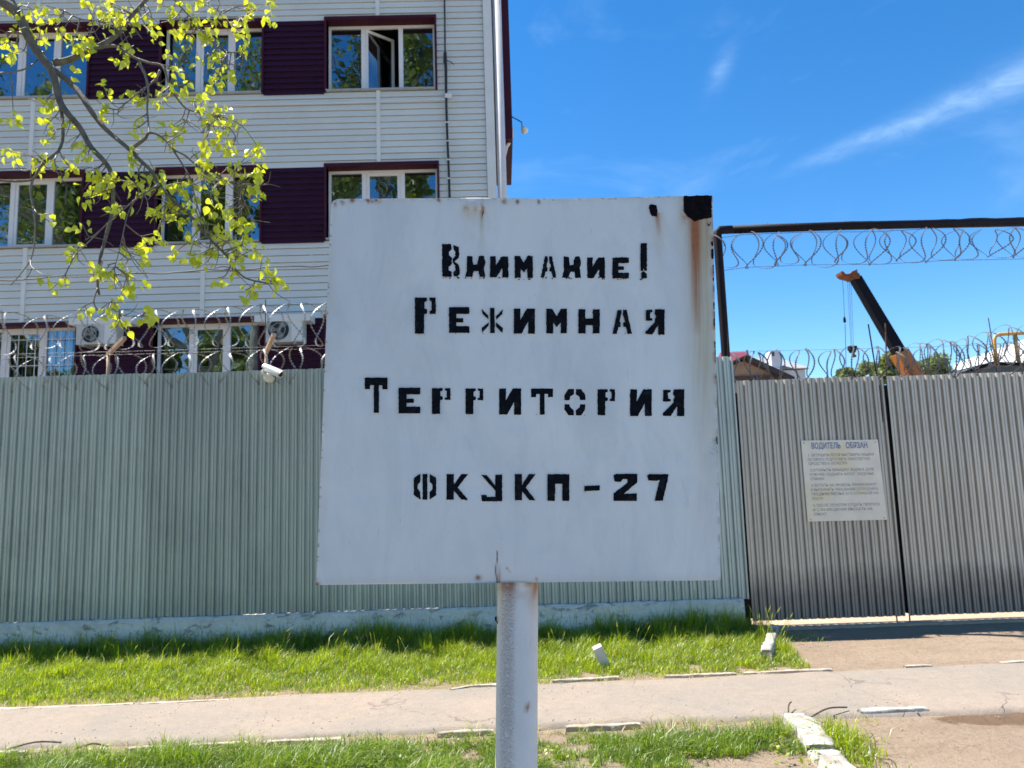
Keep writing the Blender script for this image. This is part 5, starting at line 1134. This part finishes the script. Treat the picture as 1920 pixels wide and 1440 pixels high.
# front verge
n = 260000; X = rg.uniform(-7.0, 2.3, n); Yy = 2.4+(5.62-2.4)*rg.uniform(0, 1, n)**.7
nf = vnoise(X, Yy, 1.6); nf2 = vnoise(X, Yy, 6.0)
edge = np.array([path_near(a) for a in X]) - .20 - .14*nf - .09*nf2
kr = 1.86 + (5.45-Yy)*(.02) + .03*nf2
bare = np.exp(-((X-1.55)/.30)**2-((Yy-4.62)/.28)**2)*1.2 + np.exp(-((X-.6)/.35)**2-((Yy-4.75)/.22)**2)*.55
keep = (Yy < edge) & (X < kr) & (rg.uniform(0, 1, n) < np.clip(.3+(edge-Yy)*4, 0, 1)) & (nf2*.6+nf*.4 > -.27+bare)
X, Yy, nfk = X[keep], Yy[keep], nf[keep]
h = .082*rg.uniform(.35, 1.45, len(X))*(1+.9*nfk)
blades('grass', np.c_[X, Yy], h, .0046, 6, .95, .07, 'trodden green grass on the near side of the path round the sign post', 'grass_near')
# small round-leaved weeds through the near grass
n = 9000; X = rg.uniform(-6, 1.85, n); Yy = rg.uniform(2.6, 5.4, n); keep = (vnoise(X, Yy, 2.2) > .05); X, Yy = X[keep], Yy[keep]; n = len(X)
c = np.c_[X, Yy, rg.uniform(.02, .085, n)]; a = rg.normal(size=(n, 3)); a[:, 2] *= .35; a /= np.linalg.norm(a, axis=1, keepdims=True); b = np.cross(a, np.c_[rg.normal(0, .35, n), rg.normal(0, .35, n), np.ones(n)]); b /= np.linalg.norm(b, axis=1, keepdims=True)
s = rg.uniform(.008, .018, (n, 1)); V = np.stack([c-a*s, c+b*s*.7, c+a*s, c-b*s*.7], 1).reshape(-1, 3); i = np.arange(n)*4
Fc = np.concatenate([np.c_[i, i+1, i+2], np.c_[i, i+2, i+3]]); Tn = np.repeat(np.c_[rg.uniform(.2, .9, n), np.zeros(n), np.zeros(n)], 4, 0)
tag(mesh_obj('ground_cover', fast_mesh('ground_cover', V, Fc, Tn), 'grass'), 'small round-leaved weeds growing through the near grass', 'weeds', None, 'stuff')
# tall seed stalks along the plinth and the driveway corner
n = 330; X = np.r_[rg.uniform(-7, 2.6, 300), rg.normal(2.66, .10, 30)]; Yy = np.r_[rg.uniform(8.45, 8.82, 220), rg.uniform(7.7, 8.5, 80), rg.uniform(7.75, 8.75, 30)]
mb = MB(); rs = random.Random(9)
Vh, Fh, Th = [], [], []
for k in range(n):
    hgt = rs.uniform(.10, .26)*(1.3 if k >= 300 else 1); a = rs.uniform(-.35, .6); b_ = rs.uniform(-.3, .2); p0 = np.array([X[k], Yy[k], 0]); 
    pts = [p0, p0+np.array([a*hgt*.25, b_*hgt*.2, hgt*.55]), p0+np.array([a*hgt*.8, b_*hgt*.6, hgt*.95])]; dr = rs.uniform(.1, .7); wv = .0018
    for j in range(2):
        q0, q1 = pts[j], pts[j+1]; o = len(Vh); Vh += [q0-[wv, 0, 0], q0+[wv, 0, 0], q1+[wv, 0, 0], q1-[wv, 0, 0]]; Fh += [(o, o+1, o+2), (o, o+2, o+3)]; Th += [(rs.random(), dr*.5, 0)]*4
    d = pts[2]-pts[1]; d = d/np.linalg.norm(d); hl = rs.uniform(.05, .09); hw_ = rs.uniform(.003, .006); q0 = pts[2]; o = len(Vh)
    Vh += [q0-d*hl*.2, q0+d*hl*.4+[hw_, 0, 0], q0+d*hl, q0+d*hl*.4-[hw_, 0, 0], q0+d*hl*.4+[0, hw_, 0], q0+d*hl*.4-[0, hw_, 0]]; Fh += [(o, o+1, o+2), (o, o+2, o+3), (o, o+4, o+2), (o, o+2, o+5)]; Th += [(.8, .35+dr*.5, 0)]*6
tag(mesh_obj('seed_stalks', fast_mesh('seed_stalks', np.array(Vh), np.array(Fh), np.array(Th)), 'grass'), 'tall seeding grass stalks along the plinth and driveway corner', 'grass', None, 'stuff')
# weeds right of the near kerb and tufts on the driveway
def tuft(cx, cy, r, k, hmin, hmax, label, seed):
    rg2 = np.random.default_rng(seed); xy = np.c_[rg2.normal(cx, r, k), rg2.normal(cy, r*1.2, k)]; blades('grass_tuft', xy, rg2.uniform(hmin, hmax, k), .007, seed, .8, .15, label)['kind'] = 'stuff'
g0 = G(1575, 1392); tuft(g0.x, g0.y, .10, 420, .04, .13, 'straggly weeds on the driveway side of the curved white kerb', 71)
g0 = G(1600, 1425); tuft(g0.x, g0.y, .09, 260, .03, .12, 'small weed tuft in the driveway soil beside the half buried kerb', 72)
g0 = G(1475, 1196); tuft(g0.x, g0.y, .12, 260, .03, .10, 'thin grass tuft at the edge of the gate shadow', 73)
n = 2600; X = rg.uniform(-7, 2.6, n); side = rg.uniform(0, 1, n) < .6
Yy = np.where(side, np.array([path_far(a) for a in X]) + rg.normal(.06, .05, n), np.array([path_near(a) for a in X]) + rg.normal(-.08, .06, n))
so_ = blades('straw', np.c_[X, Yy], rg.uniform(.03, .07, n), .004, 81, 2.2, 1.0, 'dry straw and dead grass littering the edges of the path'); so_['category'] = 'straw'
# gravel crumbs over path and driveway
n = 2400; X = rg.uniform(-7, 7, n); Yy = np.where(rg.uniform(0, 1, n) < .5, rg.uniform(5.5, 7.0, n), rg.uniform(4.2, 8.6, n)); ok = (X > 2.6) | ((Yy > 5.5) & (Yy < 7.0)) ; X, Yy = X[ok], Yy[ok]; n = len(X)
onp = np.array([path_near(a) < b_ < path_far(a) for a, b_ in zip(X, Yy)]); s = rg.uniform(.003, .009, n)*rg.uniform(.6, 1, n); z = np.where(onp, .031, .010)
oct_ = np.array([(1, 0, 0), (-1, 0, 0), (0, 1, 0), (0, -1, 0), (0, 0, .7), (0, 0, -.7)]); V = (np.c_[X, Yy, z][:, None] + oct_[None]*s[:, None, None]*rg.uniform(.6, 1.4, (n, 6, 1))).reshape(-1, 3)
fo = np.array([(0, 2, 4), (2, 1, 4), (1, 3, 4), (3, 0, 4), (2, 0, 5), (1, 2, 5), (3, 1, 5), (0, 3, 5)]); F = (np.arange(n)[:, None, None]*6 + fo[None]).reshape(-1, 3)
tag(mesh_obj('gravel', fast_mesh('gravel', V, F), 'kerb_pale'), 'pale gravel crumbs scattered on the path and driveway', 'gravel', None, 'stuff')
